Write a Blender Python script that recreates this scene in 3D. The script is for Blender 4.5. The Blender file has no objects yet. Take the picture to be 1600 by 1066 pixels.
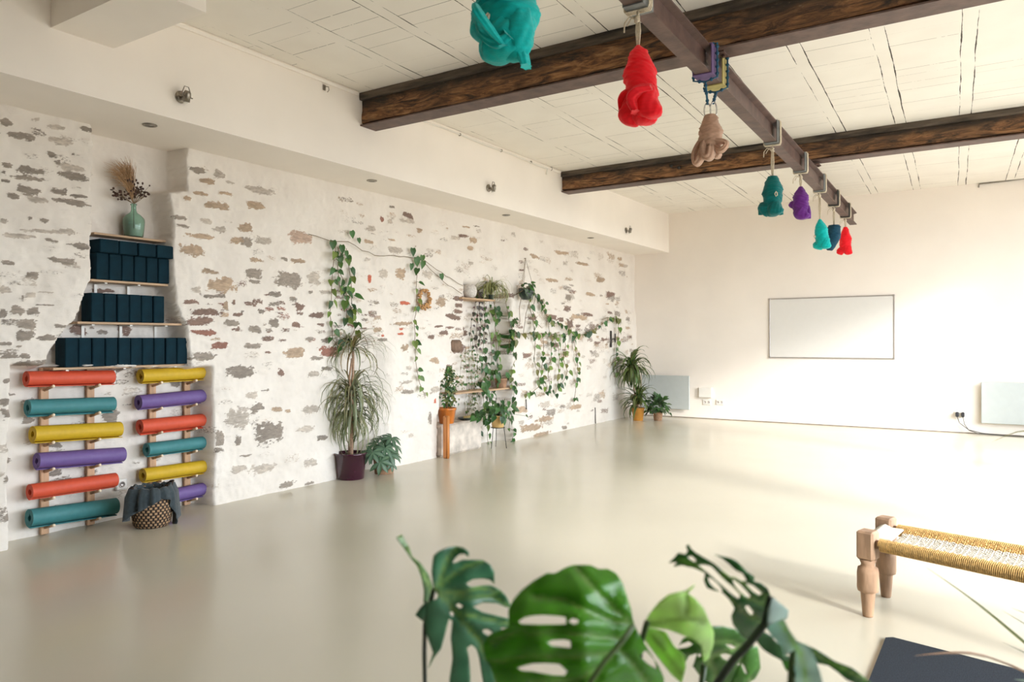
import bpy, math, random
import numpy as np
from mathutils import Vector, Matrix, geometry, noise
random.seed(7)
rng = np.random.default_rng(7)
PI = math.pi
C = bpy.context.scene.collection

# ---------------------------------------------------------------- camera geometry
F = 1159.6; EYE = np.array([0.0, 0.0, 1.45])
def nrm(v): return v / np.linalg.norm(v)
_Y = nrm(np.array([745., 3., -F])); _X = np.array([1805., 4., F])
_X = nrm(_X - _Y * (_X @ _Y)); _Z = np.cross(_X, _Y)
R3 = np.array([_X, _Y, _Z])
def ray(u, v): return R3 @ np.array([u - 800., -(v - 533.), -F])
def on(u, v, ax, val):
    """the point of the plane (axis ax = val) seen at photo position u, v"""
    d = ray(u, v); return EYE + d * ((val - EYE[ax]) / d[ax])
def at_depth(u, v, depth): return EYE + ray(u, v) / F * depth
def yz(u, v, x=-5.75):
    p = on(u, v, 0, x); return float(p[1]), float(p[2])

XW = -5.75      # left wall face
XR = -6.0       # back of the recesses
YB = 13.4       # back wall face
ZC = 3.83       # ceiling
ZS = 3.10       # soffit of the bulkhead
XF = -5.08      # bulkhead face
XE = 2.3        # right wall face
WT = 0.6        # thickness of the old outer wall, unseen, deepened to block grazing skylight
YN = -1.6       # wall behind the camera

# ---------------------------------------------------------------- materials
def new_mat(name):
    m = bpy.data.materials.new(name); m.use_nodes = True
    nt = m.node_tree; nt.nodes.clear()
    out = nt.nodes.new('ShaderNodeOutputMaterial')
    b = nt.nodes.new('ShaderNodeBsdfPrincipled')
    nt.links.new(b.outputs[0], out.inputs[0])
    return m, nt, b, out
def N(nt, kind, **kw):
    n = nt.nodes.new('ShaderNode' + kind)
    for k, v in kw.items():
        if k.startswith('i_'):
            key = k[2:].replace('_', ' ')
            n.inputs[key].default_value = v
        else: setattr(n, k, v)
    return n
def ramp(nt, stops, interp='LINEAR'):
    r = nt.nodes.new('ShaderNodeValToRGB'); r.color_ramp.interpolation = interp
    el = r.color_ramp.elements
    while len(el) < len(stops): el.new(0.5)
    for e, (p, c) in zip(el, stops):
        e.position = p; e.color = (*c, 1) if len(c) == 3 else c
    return r
def mat(name, col, rough=0.6, metal=0.0, var=0.08, scale=12.0, bump=0.0, bscale=60.0, stretch=(1, 1, 1), spec=0.5, trans=0.0, sheen=0.0, coat=0.0):
    m, nt, b, out = new_mat(name)
    tc = N(nt, 'TexCoord'); mp = N(nt, 'Mapping'); mp.inputs['Scale'].default_value = stretch
    nt.links.new(tc.outputs['Object'], mp.inputs[0])
    nz = N(nt, 'TexNoise', i_Scale=scale, i_Detail=4.0); nt.links.new(mp.outputs[0], nz.inputs['Vector'])
    lo = tuple(max(0, c * (1 - var)) for c in col); hi = tuple(min(1, c * (1 + var)) for c in col)
    r = ramp(nt, [(0.3, lo), (0.7, hi)])
    nt.links.new(nz.outputs[0], r.inputs[0]); nt.links.new(r.outputs[0], b.inputs['Base Color'])
    b.inputs['Roughness'].default_value = rough; b.inputs['Metallic'].default_value = metal
    b.inputs['Specular IOR Level'].default_value = spec
    b.inputs['Sheen Weight'].default_value = sheen; b.inputs['Coat Weight'].default_value = coat
    if bump:
        n2 = N(nt, 'TexNoise', i_Scale=bscale, i_Detail=3.0); nt.links.new(mp.outputs[0], n2.inputs['Vector'])
        bp = N(nt, 'Bump', i_Strength=bump, i_Distance=0.01); nt.links.new(n2.outputs[0], bp.inputs['Height'])
        nt.links.new(bp.outputs[0], b.inputs['Normal'])
    if trans:
        tr = N(nt, 'BsdfTranslucent'); nt.links.new(r.outputs[0], tr.inputs[0])
        mx = N(nt, 'MixShader'); mx.inputs[0].default_value = trans
        nt.links.new(b.outputs[0], mx.inputs[1]); nt.links.new(tr.outputs[0], mx.inputs[2]); nt.links.new(mx.outputs[0], out.inputs[0])
    return m
def attr_mat(name, rough=0.6, bump=0.1, bscale=80.0, trans=0.0, spec=0.5, attr='tint', stretch=(1, 1, 1)):
    """colour comes from the mesh's own colour attribute (its painted or grown colour)"""
    m, nt, b, out = new_mat(name)
    a = N(nt, 'Attribute', attribute_name=attr); nt.links.new(a.outputs['Color'], b.inputs['Base Color'])
    b.inputs['Roughness'].default_value = rough; b.inputs['Specular IOR Level'].default_value = spec
    tc = N(nt, 'TexCoord'); mp = N(nt, 'Mapping'); mp.inputs['Scale'].default_value = stretch
    nt.links.new(tc.outputs['Object'], mp.inputs[0])
    n2 = N(nt, 'TexNoise', i_Scale=bscale, i_Detail=3.0); nt.links.new(mp.outputs[0], n2.inputs['Vector'])
    bp = N(nt, 'Bump', i_Strength=bump, i_Distance=0.01); nt.links.new(n2.outputs[0], bp.inputs['Height'])
    nt.links.new(bp.outputs[0], b.inputs['Normal'])
    if trans:
        tr = N(nt, 'BsdfTranslucent'); nt.links.new(a.outputs['Color'], tr.inputs[0])
        mx = N(nt, 'MixShader'); mx.inputs[0].default_value = trans
        nt.links.new(b.outputs[0], mx.inputs[1]); nt.links.new(tr.outputs[0], mx.inputs[2]); nt.links.new(mx.outputs[0], out.inputs[0])
    return m

def plaster_mat(name, col, bump=0.05, mottled=0.03):
    return mat(name, col, rough=0.85, var=mottled, scale=1.3, bump=bump, bscale=9.0, spec=0.25)
M = {}
M['plaster'] = plaster_mat('painted_plaster', (0.90, 0.845, 0.785))
M['back_plaster'] = plaster_mat('back_wall_plaster', (0.85, 0.785, 0.72))
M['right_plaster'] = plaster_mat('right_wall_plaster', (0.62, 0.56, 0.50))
M['front_wall'] = mat('darkened_unseen_wall', (0.16, 0.14, 0.12), .8)  # unseen wall, made dark to cut bounce light near the camera
M['rail_wood'] = mat('pine_batten', (0.55, 0.33, 0.19), 0.6, var=0.2, scale=20, stretch=(1, 1, .15), bump=.1)
M['peg_wood'] = mat('peg_wood', (0.45, 0.28, 0.16), 0.55, var=0.25, scale=30)
M['peg_tip'] = mat('pale_peg_tip', (0.85, 0.70, 0.52), 0.5)
M['shelf_wood'] = mat('shelf_wood', (0.50, 0.33, 0.20), 0.6, var=0.25, scale=18, stretch=(1, .15, 1), bump=.15)
M['foam'] = mat('navy_foam', (0.003, 0.021, 0.033), 0.8, var=.35, scale=9, bump=.12, bscale=300, spec=.15)
M['mat_red'] = mat('red_yoga_foam', (0.60, 0.075, 0.03), 0.6, var=0.06, scale=30, bump=.08, bscale=350)
M['mat_teal'] = mat('teal_yoga_foam', (0.04, 0.20, 0.215), 0.6, var=0.06, scale=30, bump=.08, bscale=350)
M['mat_yellow'] = mat('yellow_yoga_foam', (0.56, 0.36, 0.01), 0.6, var=0.06, scale=30, bump=.08, bscale=350)
M['mat_purple'] = mat('purple_yoga_foam', (0.14, 0.085, 0.27), 0.6, var=0.06, scale=30, bump=.08, bscale=350)
M['white_plastic'] = mat('white_plastic', (0.80, 0.77, 0.72), 0.4, var=.02)
M['black_plastic'] = mat('black_plastic', (0.03, 0.03, 0.035), 0.4, var=.1)
M['metal'] = mat('dull_nickel', (0.30, 0.27, 0.23), 0.35, 1.0, var=.2)
M['dark_metal'] = mat('dark_iron', (0.05, 0.045, 0.04), 0.5, .6, var=.2)
M['alu'] = mat('aluminium_trim', (0.50, 0.46, 0.44), 0.35, .7, var=.05)
M['board'] = mat('whiteboard_enamel', (0.72, 0.70, 0.67), 0.25, var=.01)
M['heater'] = mat('frosted_heater_glass', (0.50, 0.53, 0.52), 0.3, var=.02)
M['steel'] = mat('brown_primed_steel', (0.105, 0.060, 0.048), 0.5, .1, var=.35, scale=9, bump=.15, bscale=40)
M['pot_purple'] = mat('plum_glazed_ceramic', (0.045, 0.004, 0.02), 0.25, var=.15, coat=.5)
M['pot_terra'] = mat('worn_terracotta', (0.38, 0.22, 0.13), 0.8, var=.3, scale=25, bump=.2)
M['pot_orange'] = mat('orange_glazed_ceramic', (0.55, 0.16, 0.02), 0.3, var=.35, scale=18, stretch=(1, 1, .2), coat=.4)
M['pot_ochre'] = mat('ochre_ceramic', (0.60, 0.27, 0.05), 0.35, var=.1)
M['pot_yellow'] = mat('pale_yellow_ceramic', (0.72, 0.47, 0.18), 0.45, var=.08)
M['pot_grey'] = mat('speckled_white_ceramic', (0.60, 0.56, 0.52), 0.6, var=.25, scale=60, bump=.2)
M['pot_dark'] = mat('dark_green_glaze', (0.04, 0.06, 0.05), 0.3, var=.3)
M['soil'] = mat('potting_soil', (0.05, 0.032, 0.02), 0.95, var=.5, scale=60, bump=.6)
M['bark'] = mat('dracaena_bark', (0.42, 0.27, 0.18), 0.8, var=.3, scale=40, stretch=(1, 1, 3), bump=.3)
M['stem'] = mat('vine_stem', (0.18, 0.12, 0.06), 0.7, var=.3, scale=30)
M['green_stem'] = mat('green_petiole', (0.06, 0.10, 0.03), 0.5, var=.3)
M['dark_stem'] = mat('dark_petiole', (0.015, 0.03, 0.015), 0.5, var=.3)
M['foliage'] = attr_mat('leaf_blades', .42, .15, 60, .25)
M['monstera'] = attr_mat('monstera_blades', .24, .10, 30, .45)
M['rope'] = mat('cream_rope', (0.66, 0.58, 0.45), 0.9, var=.15, scale=90, bump=.4, bscale=300)
M['blue_rope'] = mat('blue_rope', (0.02, 0.10, 0.18), 0.8, var=.4, scale=90, bump=.5, bscale=250)
M['orange_wood'] = mat('orange_oiled_wood', (0.50, 0.19, 0.05), 0.45, var=.3, scale=30, stretch=(1, 1, .08), bump=.1)
M['straw'] = mat('straw_cord', (0.58, 0.36, 0.13), 0.85, var=.3, scale=70, bump=.3, bscale=200)
M['white_cord'] = mat('cream_cord', (0.66, 0.61, 0.53), 0.9, var=.1, scale=60, bump=.3, bscale=200)
M['leg_wood'] = mat('weathered_bench_wood', (0.34, 0.215, 0.135), 0.75, var=.4, scale=14, stretch=(1, 1, .25), bump=.25, bscale=50)
M['rug'] = mat('charcoal_felt', (0.024, 0.030, 0.040), 0.95, var=.6, scale=260, bump=.5, bscale=400, spec=.2)
M['cloth'] = mat('slate_linen', (0.035, 0.05, 0.058), 0.9, var=.2, scale=40, bump=.3, bscale=300, sheen=.2)
M['pampas'] = mat('dried_grass', (0.52, 0.33, 0.18), 0.9, var=.25, scale=50)
M['dried_leaf'] = mat('dried_leaf', (0.07, 0.035, 0.025), 0.8, var=.4, scale=50)
M['gold'] = mat('brass', (0.75, 0.62, 0.30), 0.35, .6, var=.1)
M['heater_back'] = mat('heater_mount', (0.55, 0.50, 0.45), 0.6)
for k, c in dict(teal=(0.0, 0.58, 0.56), red=(1.0, 0.016, 0.03), beige=(0.60, 0.40, 0.29), dteal=(0.0, 0.19, 0.19),
                 purple=(0.19, 0.035, 0.31), navy=(0.012, 0.08, 0.14)).items():
    M['silk_' + k] = mat('hammock_cloth_' + k, c, .75, var=.12, scale=25, bump=.25, bscale=120, stretch=(1, 1, 3), sheen=.3, spec=.2, trans=.35)
M['pad_grey'] = mat('grey_rubber_pad', (0.17, 0.18, 0.18), .6, var=.2)
M['pad_dark'] = mat('black_rubber_pad', (0.02, 0.02, 0.02), .6, var=.3)
M['pad_purple'] = mat('purple_foam_pad', (0.13, 0.08, 0.20), .7, var=.15)
M['pad_yellow'] = mat('yellow_edged_pad', (0.45, 0.38, 0.14), .7, var=.15)
M['green_cable'] = mat('grey_cable', (0.10, 0.09, 0.08), .6)

def glass_mat():
    m, nt, b, out = new_mat('green_bottle_glass')
    b.inputs['Base Color'].default_value = (0.66, 0.90, 0.79, 1)
    b.inputs['Transmission Weight'].default_value = 0.92; b.inputs['Roughness'].default_value = 0.08; b.inputs['IOR'].default_value = 1.3
    return m
M['glass'] = glass_mat()

def floor_mat():
    m, nt, b, out = new_mat('polished_screed')
    tc = N(nt, 'TexCoord')
    n1 = N(nt, 'TexNoise', i_Scale=0.7, i_Detail=3.0, i_Roughness=.5); nt.links.new(tc.outputs['Object'], n1.inputs['Vector'])
    r = ramp(nt, [(0.3, (0.56, 0.525, 0.425)), (0.7, (0.60, 0.565, 0.465))]); nt.links.new(n1.outputs[0], r.inputs[0])
    nt.links.new(r.outputs[0], b.inputs['Base Color'])
    b.inputs['Roughness'].default_value = 0.20
    b.inputs['Specular IOR Level'].default_value = 0.5
    return m
M['floor'] = floor_mat()

def mth(nt, op, a, b=None, c=None):
    n = nt.nodes.new('ShaderNodeMath'); n.operation = op
    for i, x in enumerate((a, b, c)):
        if x is None: continue
        if isinstance(x, (int, float)): n.inputs[i].default_value = x
        else: nt.links.new(x, n.inputs[i])
    return n.outputs[0]
def ceiling_mat():
    """white-painted boards between flush joists, with the dark open joints between them"""
    m, nt, b, out = new_mat('painted_boards')
    tc = N(nt, 'TexCoord'); sp = N(nt, 'SeparateXYZ'); nt.links.new(tc.outputs['Object'], sp.inputs[0])
    X, Y = sp.outputs[0], sp.outputs[1]
    wob = N(nt, 'TexNoise', i_Scale=1.2, i_Detail=2.0); nt.links.new(tc.outputs['Object'], wob.inputs['Vector'])
    wv = mth(nt, 'MULTIPLY', mth(nt, 'SUBTRACT', wob.outputs[0], 0.5), 0.03)
    xr = mth(nt, 'ADD', mth(nt, 'ADD', X, mth(nt, 'MULTIPLY', mth(nt, 'SUBTRACT', Y, 7.6), 0.0335)), wv)
    q = mth(nt, 'DIVIDE', mth(nt, 'ADD', xr, 0.50 + 0.61 * 20), 0.61)
    cell = mth(nt, 'FLOOR', q); fr = mth(nt, 'MULTIPLY', mth(nt, 'FRACT', q), 0.61)     # metres into the bay
    def line(x, pos, w):
        return mth(nt, 'LESS_THAN', mth(nt, 'ABSOLUTE', mth(nt, 'SUBTRACT', x, pos)), w)
    # breakup of the joints
    mp = N(nt, 'Mapping'); mp.inputs['Scale'].default_value = (5, 0.9, 1); nt.links.new(tc.outputs['Object'], mp.inputs[0])
    bk = N(nt, 'TexNoise', i_Scale=1.6, i_Detail=5.0, i_Roughness=.75); nt.links.new(mp.outputs[0], bk.inputs['Vector'])
    wid = mth(nt, 'MULTIPLY', mth(nt, 'MAXIMUM', mth(nt, 'SUBTRACT', bk.outputs[0], mth(nt, 'ADD', 0.41, mth(nt, 'MULTIPLY', mth(nt, 'MINIMUM', mth(nt, 'MAXIMUM', mth(nt, 'MULTIPLY', mth(nt, 'ADD', X, 1.6), -0.5), 0.0), 1.0), 0.11))), 0.0), 0.030)
    lA = mth(nt, 'LESS_THAN', mth(nt, 'ABSOLUTE', mth(nt, 'SUBTRACT', fr, 0.02)), wid)
    lB = mth(nt, 'LESS_THAN', mth(nt, 'ABSOLUTE', mth(nt, 'SUBTRACT', fr, 0.125)), wid)
    inbay = mth(nt, 'GREATER_THAN', fr, 0.125)
    # cross joints
    q2 = mth(nt, 'DIVIDE', mth(nt, 'ADD', mth(nt, 'SUBTRACT', Y, mth(nt, 'MULTIPLY', X, 0.02)), mth(nt, 'MULTIPLY', cell, 0.37)), 0.21)
    row = mth(nt, 'FLOOR', q2); fy = mth(nt, 'MULTIPLY', mth(nt, 'FRACT', q2), 0.21)
    cb = N(nt, 'CombineXYZ'); nt.links.new(cell, cb.inputs[0]); nt.links.new(row, cb.inputs[1])
    wn = N(nt, 'TexWhiteNoise', noise_dimensions='2D'); nt.links.new(cb.outputs[0], wn.inputs['Vector'])
    w2 = mth(nt, 'MULTIPLY', mth(nt, 'MAXIMUM', mth(nt, 'SUBTRACT', wn.outputs[0], 0.35), 0.0), 0.0045)
    w2 = mth(nt, 'MULTIPLY', w2, mth(nt, 'GREATER_THAN', bk.outputs[0], 0.40))
    pos = mth(nt, 'ADD', mth(nt, 'MULTIPLY', wn.outputs[0], 0.12), 0.03)
    lC = mth(nt, 'MULTIPLY', mth(nt, 'LESS_THAN', mth(nt, 'ABSOLUTE', mth(nt, 'SUBTRACT', fy, pos)), w2), inbay)
    crack = mth(nt, 'MAXIMUM', mth(nt, 'MAXIMUM', lA, lB), mth(nt, 'MULTIPLY', lC, 0.75))
    mx = N(nt, 'Mix', data_type='RGBA'); nt.links.new(crack, mx.inputs[0])
    nz = N(nt, 'TexNoise', i_Scale=2.0, i_Detail=3.0); nt.links.new(tc.outputs['Object'], nz.inputs['Vector'])
    r = ramp(nt, [(0.3, (0.82, 0.775, 0.71)), (0.7, (0.87, 0.83, 0.765))]); nt.links.new(nz.outputs[0], r.inputs[0])
    nt.links.new(r.outputs[0], mx.inputs[6]); mx.inputs[7].default_value = (0.06, 0.05, 0.04, 1)
    nt.links.new(mx.outputs[2], b.inputs['Base Color'])
    b.inputs['Roughness'].default_value = .8; b.inputs['Specular IOR Level'].default_value = .25
    bp = N(nt, 'Bump', i_Strength=0.5, i_Distance=0.008); bp.invert = True; nt.links.new(crack, bp.inputs['Height'])
    nt.links.new(bp.outputs[0], b.inputs['Normal'])
    return m
M['ceiling'] = ceiling_mat()

def beam_mat():
    m, nt, b, out = new_mat('dark_old_timber')
    tc = N(nt, 'TexCoord'); mp = N(nt, 'Mapping'); mp.inputs['Scale'].default_value = (.55, 1.5, 3.2)
    nt.links.new(tc.outputs['Object'], mp.inputs[0])
    n1 = N(nt, 'TexNoise', i_Scale=5.0, i_Detail=12.0, i_Roughness=.72, i_Distortion=1.4); nt.links.new(mp.outputs[0], n1.inputs['Vector'])
    r = ramp(nt, [(0.37, (0.02, 0.011, 0.007)), (0.46, (0.15, 0.066, 0.026)), (0.54, (0.34, 0.155, 0.058)), (0.66, (0.55, 0.29, 0.125))])
    nt.links.new(n1.outputs[0], r.inputs[0])
    mp2 = N(nt, 'Mapping'); mp2.inputs['Scale'].default_value = (.5, 1, 1); nt.links.new(tc.outputs['Object'], mp2.inputs[0])
    n2 = N(nt, 'TexNoise', i_Scale=2.6, i_Detail=5.0, i_Roughness=.6); nt.links.new(mp2.outputs[0], n2.inputs['Vector'])
    r2 = ramp(nt, [(0.42, (0, 0, 0)), (0.58, (1, 1, 1))]); nt.links.new(n2.outputs[0], r2.inputs[0])
    sp = N(nt, 'SeparateXYZ'); nt.links.new(tc.outputs['Object'], sp.inputs[0])
    up = mth(nt, 'MULTIPLY', mth(nt, 'MAXIMUM', mth(nt, 'SUBTRACT', sp.outputs[2], -0.02), 0.0), 9.0)     # darker towards the top
    fac = mth(nt, 'MINIMUM', mth(nt, 'ADD', mth(nt, 'MULTIPLY', r2.outputs[0], 0.45), mth(nt, 'MULTIPLY', up, n2.outputs[0])), 0.92)
    mx = N(nt, 'Mix', data_type='RGBA'); nt.links.new(fac, mx.inputs[0]); nt.links.new(r.outputs[0], mx.inputs[6])
    mx.inputs[7].default_value = (0.025, 0.019, 0.014, 1)
    n3 = N(nt, 'TexNoise', i_Scale=40.0, i_Detail=4.0); nt.links.new(mp.outputs[0], n3.inputs['Vector'])
    r3 = ramp(nt, [(0.66, (0, 0, 0)), (0.72, (1, 1, 1))]); nt.links.new(n3.outputs[0], r3.inputs[0])
    mx2 = N(nt, 'Mix', data_type='RGBA'); nt.links.new(mth(nt, 'MULTIPLY', r3.outputs[0], .35), mx2.inputs[0]); nt.links.new(mx.outputs[2], mx2.inputs[6])
    mx2.inputs[7].default_value = (0.30, 0.24, 0.18, 1)
    nt.links.new(mx2.outputs[2], b.inputs['Base Color']); b.inputs['Roughness'].default_value = .65
    bp = N(nt, 'Bump', i_Strength=.9, i_Distance=.015); nt.links.new(n1.outputs[0], bp.inputs['Height']); nt.links.new(bp.outputs[0], b.inputs['Normal'])
    return m
M['beam'] = beam_mat()

def basket_mat():
    m, nt, b, out = new_mat('woven_seagrass')
    tc = N(nt, 'TexCoord'); br = N(nt, 'TexBrick')
    br.offset = .5
    br.inputs['Color1'].default_value = (0.42, 0.25, 0.13, 1); br.inputs['Color2'].default_value = (0.50, 0.32, 0.18, 1)
    br.inputs['Mortar'].default_value = (0.03, 0.018, 0.012, 1); br.inputs['Scale'].default_value = 1.0
    br.inputs['Brick Width'].default_value = 1 / 26; br.inputs['Row Height'].default_value = 1 / 14
    br.inputs['Mortar Size'].default_value = 0.012; br.inputs['Mortar Smooth'].default_value = .6
    nt.links.new(tc.outputs['UV'], br.inputs['Vector']); nt.links.new(br.outputs[0], b.inputs['Base Color'])
    b.inputs['Roughness'].default_value = .8
    bp = N(nt, 'Bump', i_Strength=1.0, i_Distance=.01); bp.invert = True; nt.links.new(br.outputs['Fac'], bp.inputs['Height']); nt.links.new(bp.outputs[0], b.inputs['Normal'])
    return m
M['basket'] = basket_mat()

# ---------------------------------------------------------------- mesh building
class MB:
    def __init__(s): s.v = []; s.f = []; s.sm = []; s.col = []; s.uv = None
    def add(s, vs, fs, smooth=False, col=None):
        o = len(s.v); s.v.extend([tuple(map(float, p)) for p in vs]); s.f.extend([tuple(i + o for i in f) for f in fs]); s.sm.extend([smooth] * len(fs))
        if col is not None:
            if isinstance(col, list): s.col.extend(col)
            else: s.col.extend([col] * len(vs))
        return s
    def box(s, c, d, rot=None, bev=0.0):
        hx, hy, hz = (x / 2 for x in d); b = min(bev, hx * .9, hy * .9, hz * .9)
        if b <= 0:
            vs = [(x, y, z) for x in (-hx, hx) for y in (-hy, hy) for z in (-hz, hz)]
            fs = [(0, 1, 3, 2), (4, 6, 7, 5), (0, 4, 5, 1), (2, 3, 7, 6), (0, 2, 6, 4), (1, 5, 7, 3)]
        else:
            vs = []; idx = {}
            for sx in (-1, 1):
                for sy in (-1, 1):
                    for sz in (-1, 1):
                        for a in range(3):
                            p = [sx * (hx - b), sy * (hy - b), sz * (hz - b)]
                            p[a] = (sx * hx, sy * hy, sz * hz)[a]
                            idx[(sx, sy, sz, a)] = len(vs); vs.append(tuple(p))
            fs = []
            I = idx
            for a in range(3):
                o1, o2 = [(1, 2), (2, 0), (0, 1)][a]
                for s_ in (-1, 1):
                    q = []
                    for e1, e2 in ((-1, -1), (1, -1), (1, 1), (-1, 1)):
                        k = [0, 0, 0]; k[a] = s_; k[o1] = e1; k[o2] = e2; q.append(I[(*k, a)])
                    fs.append(tuple(q if s_ > 0 else q[::-1]))
                for e1 in (-1, 1):
                    for e2 in (-1, 1):
                        k0 = [0, 0, 0]; k0[a] = -1; k0[o1] = e1; k0[o2] = e2; k1 = list(k0); k1[a] = 1
                        q = [I[(*k0, o1)], I[(*k1, o1)], I[(*k1, o2)], I[(*k0, o2)]]
                        fs.append(tuple(q if e1 * e2 < 0 else q[::-1]))
            for sx in (-1, 1):
                for sy in (-1, 1):
                    for sz in (-1, 1):
                        q = [I[(sx, sy, sz, 0)], I[(sx, sy, sz, 1)], I[(sx, sy, sz, 2)]]
                        fs.append(tuple(q if sx * sy * sz > 0 else q[::-1]))
        vs = [Vector(p) for p in vs]
        if rot is not None: vs = [rot @ p for p in vs]
        c = Vector(c)
        return s.add([p + c for p in vs], fs)
    def tube(s, path, r, n=8, col=None, cap=True, smooth=True):
        P = [Vector(p) for p in path]; k = len(P)
        rs = r if isinstance(r, (list, tuple)) else [r] * k
        vs = []; up = None
        for i, p in enumerate(P):
            t = (P[min(i + 1, k - 1)] - P[max(i - 1, 0)])
            if t.length < 1e-9: t = Vector((0, 0, 1))
            t.normalize()
            if up is None:
                up = Vector((0, 0, 1)) if abs(t.z) < .9 else Vector((1, 0, 0))
            side = t.cross(up)
            if side.length < 1e-6: side = t.orthogonal()
            side.normalize(); up = side.cross(t).normalized()
            for j in range(n):
                a = 2 * PI * j / n; vs.append(p + (side * math.cos(a) + up * math.sin(a)) * rs[i])
        fs = [(i * n + j, i * n + (j + 1) % n, (i + 1) * n + (j + 1) % n, (i + 1) * n + j) for i in range(k - 1) for j in range(n)]
        if cap: fs += [tuple(range(n - 1, -1, -1)), tuple((k - 1) * n + j for j in range(n))]
        return s.add(vs, fs, smooth, col)
    def lathe(s, prof, c=(0, 0, 0), n=32, smooth=True, col=None, rot=None):
        vs = []; k = len(prof); c = Vector(c)
        for r, z in prof:
            for j in range(n):
                a = 2 * PI * j / n; p = Vector((r * math.cos(a), r * math.sin(a), z))
                vs.append((rot @ p if rot else p) + c)
        fs = [(i * n + j, i * n + (j + 1) % n, (i + 1) * n + (j + 1) % n, (i + 1) * n + j) for i in range(k - 1) for j in range(n)]
        if prof[0][0] > 1e-6: fs.append(tuple(range(n - 1, -1, -1)))
        if prof[-1][0] > 1e-6: fs.append(tuple((k - 1) * n + j for j in range(n)))
        return s.add(vs, fs, smooth, col)
    def sphere(s, c, r, n=10, m=7, col=None):
        r = r if isinstance(r, (tuple, list)) else (r, r, r); vs = []; fs = []
        for i in range(m + 1):
            th = PI * i / m
            for j in range(n):
                a = 2 * PI * j / n; vs.append((c[0] + r[0] * math.sin(th) * math.cos(a), c[1] + r[1] * math.sin(th) * math.sin(a), c[2] + r[2] * math.cos(th)))
        for i in range(m):
            for j in range(n): fs.append((i * n + j, (i + 1) * n + j, (i + 1) * n + (j + 1) % n, i * n + (j + 1) % n))
        return s.add(vs, fs, True, col)
    def build(s, name, material, parent=None, origin=None, solid=0.0):
        me = bpy.data.meshes.new(name)
        v = np.array(s.v, dtype=float)
        if origin is not None: v = v - np.array(origin, dtype=float)
        me.from_pydata([tuple(p) for p in v], [], s.f); me.update()
        if s.col:
            a = me.color_attributes.new('tint', 'FLOAT_COLOR', 'POINT')
            a.data.foreach_set('color', np.array([(*c[:3], 1) for c in s.col], dtype=np.float32).ravel())
        me.polygons.foreach_set('use_smooth', s.sm)
        me.materials.append(material)
        o = bpy.data.objects.new(name, me); C.objects.link(o)
        if origin is not None: o.location = origin
        if parent is not None:
            o.parent = parent
            o.matrix_parent_inverse = Matrix.Translation(-Vector(parent.location)) if origin is not None or True else Matrix()
        if solid:
            md = o.modifiers.new('thickness', 'SOLIDIFY'); md.thickness = solid
        return o
def tag(o, label=None, cat=None, group=None, kind=None):
    if label: o['label'] = label
    if cat: o['category'] = cat
    if group: o['group'] = group
    if kind: o['kind'] = kind
    return o
def empty(name, loc, label, cat, group=None):
    o = bpy.data.objects.new(name, None); C.objects.link(o); o.location = loc; o.empty_display_size = .05
    return tag(o, label, cat, group)
def copy_thing(root, delta, label, name=None):
    """a copy of a thing with copies of its parts and their sub-parts, moved by delta"""
    r = root.copy(); C.objects.link(r); r.location = Vector(root.location) + Vector(delta); r['label'] = label
    for ch in root.children:
        c = ch.copy(); C.objects.link(c); c.parent = r; c.matrix_parent_inverse = ch.matrix_parent_inverse.copy()
        for g in ch.children:
            d = g.copy(); C.objects.link(d); d.parent = c; d.matrix_parent_inverse = g.matrix_parent_inverse.copy()
    return r
def struct(o): o['kind'] = 'structure'; return o

def box_obj(name, lo, hi, m, parent=None, bev=0.0):
    c = [(a + b) / 2 for a, b in zip(lo, hi)]; d = [b - a for a, b in zip(lo, hi)]
    return MB().box(c, d, bev=bev).build(name, m, parent, origin=c)

# ---------------------------------------------------------------- the room
struct(box_obj('floor', (-6.4, YN - .2, -.12), (XE + WT, YB + .2, 0), M['floor']))
struct(box_obj('ceiling', (-6.4, YN - .2, ZC), (XE + WT, YB + .2, ZC + .12), M['ceiling']))
struct(box_obj('wall_back', (-6.4, YB, 0), (XE + WT, YB + .2, ZC), M['back_plaster']))
struct(box_obj('wall_front', (-6.4, YN - .2, 0), (XE + WT, YN, ZC), M['front_wall']))
# right wall with three tall window openings
WIN = [(1.5, 5.28, .45, 2.8), (5.5, 8.85, .45, 2.9), (9.07, 12.1, .45, 3.62)]
def wall_right():
    mb = MB(); x0, x1 = XE, XE + WT
    def bx(y0, y1, z0, z1): mb.box(((x0 + x1) / 2, (y0 + y1) / 2, (z0 + z1) / 2), (x1 - x0, y1 - y0, z1 - z0))
    y = YN
    for (a, b, s, h) in WIN:
        bx(y, a, 0, ZC); bx(a, b, 0, s); bx(a, b, h, ZC); y = b
    bx(y, YB, 0, ZC)
    return struct(mb.build('wall_right', M['right_plaster']))
wall_right()
for i, (a, b, s, h) in enumerate(WIN):
    mb = MB(); t = .05; x = XE + WT - .08
    for lo, hi in (((a, s), (b, s + t)), ((a, h - t), (b, h)), ((a, s), (a + t, h)), ((b - t, s), (b, h)),
                   (((a + b) / 2 - t / 2, s), ((a + b) / 2 + t / 2, h))):
        mb.box((x, (lo[0] + hi[0]) / 2, (lo[1] + hi[1]) / 2), (.05, hi[0] - lo[0], hi[1] - lo[1]))
    struct(mb.build('window_%d' % (i + 1), M['white_plastic']))
# bulkhead along the left wall
struct(box_obj('trim_1', (-6.4, YN, ZS), (XF, YB, ZC), M['plaster']))
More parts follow.
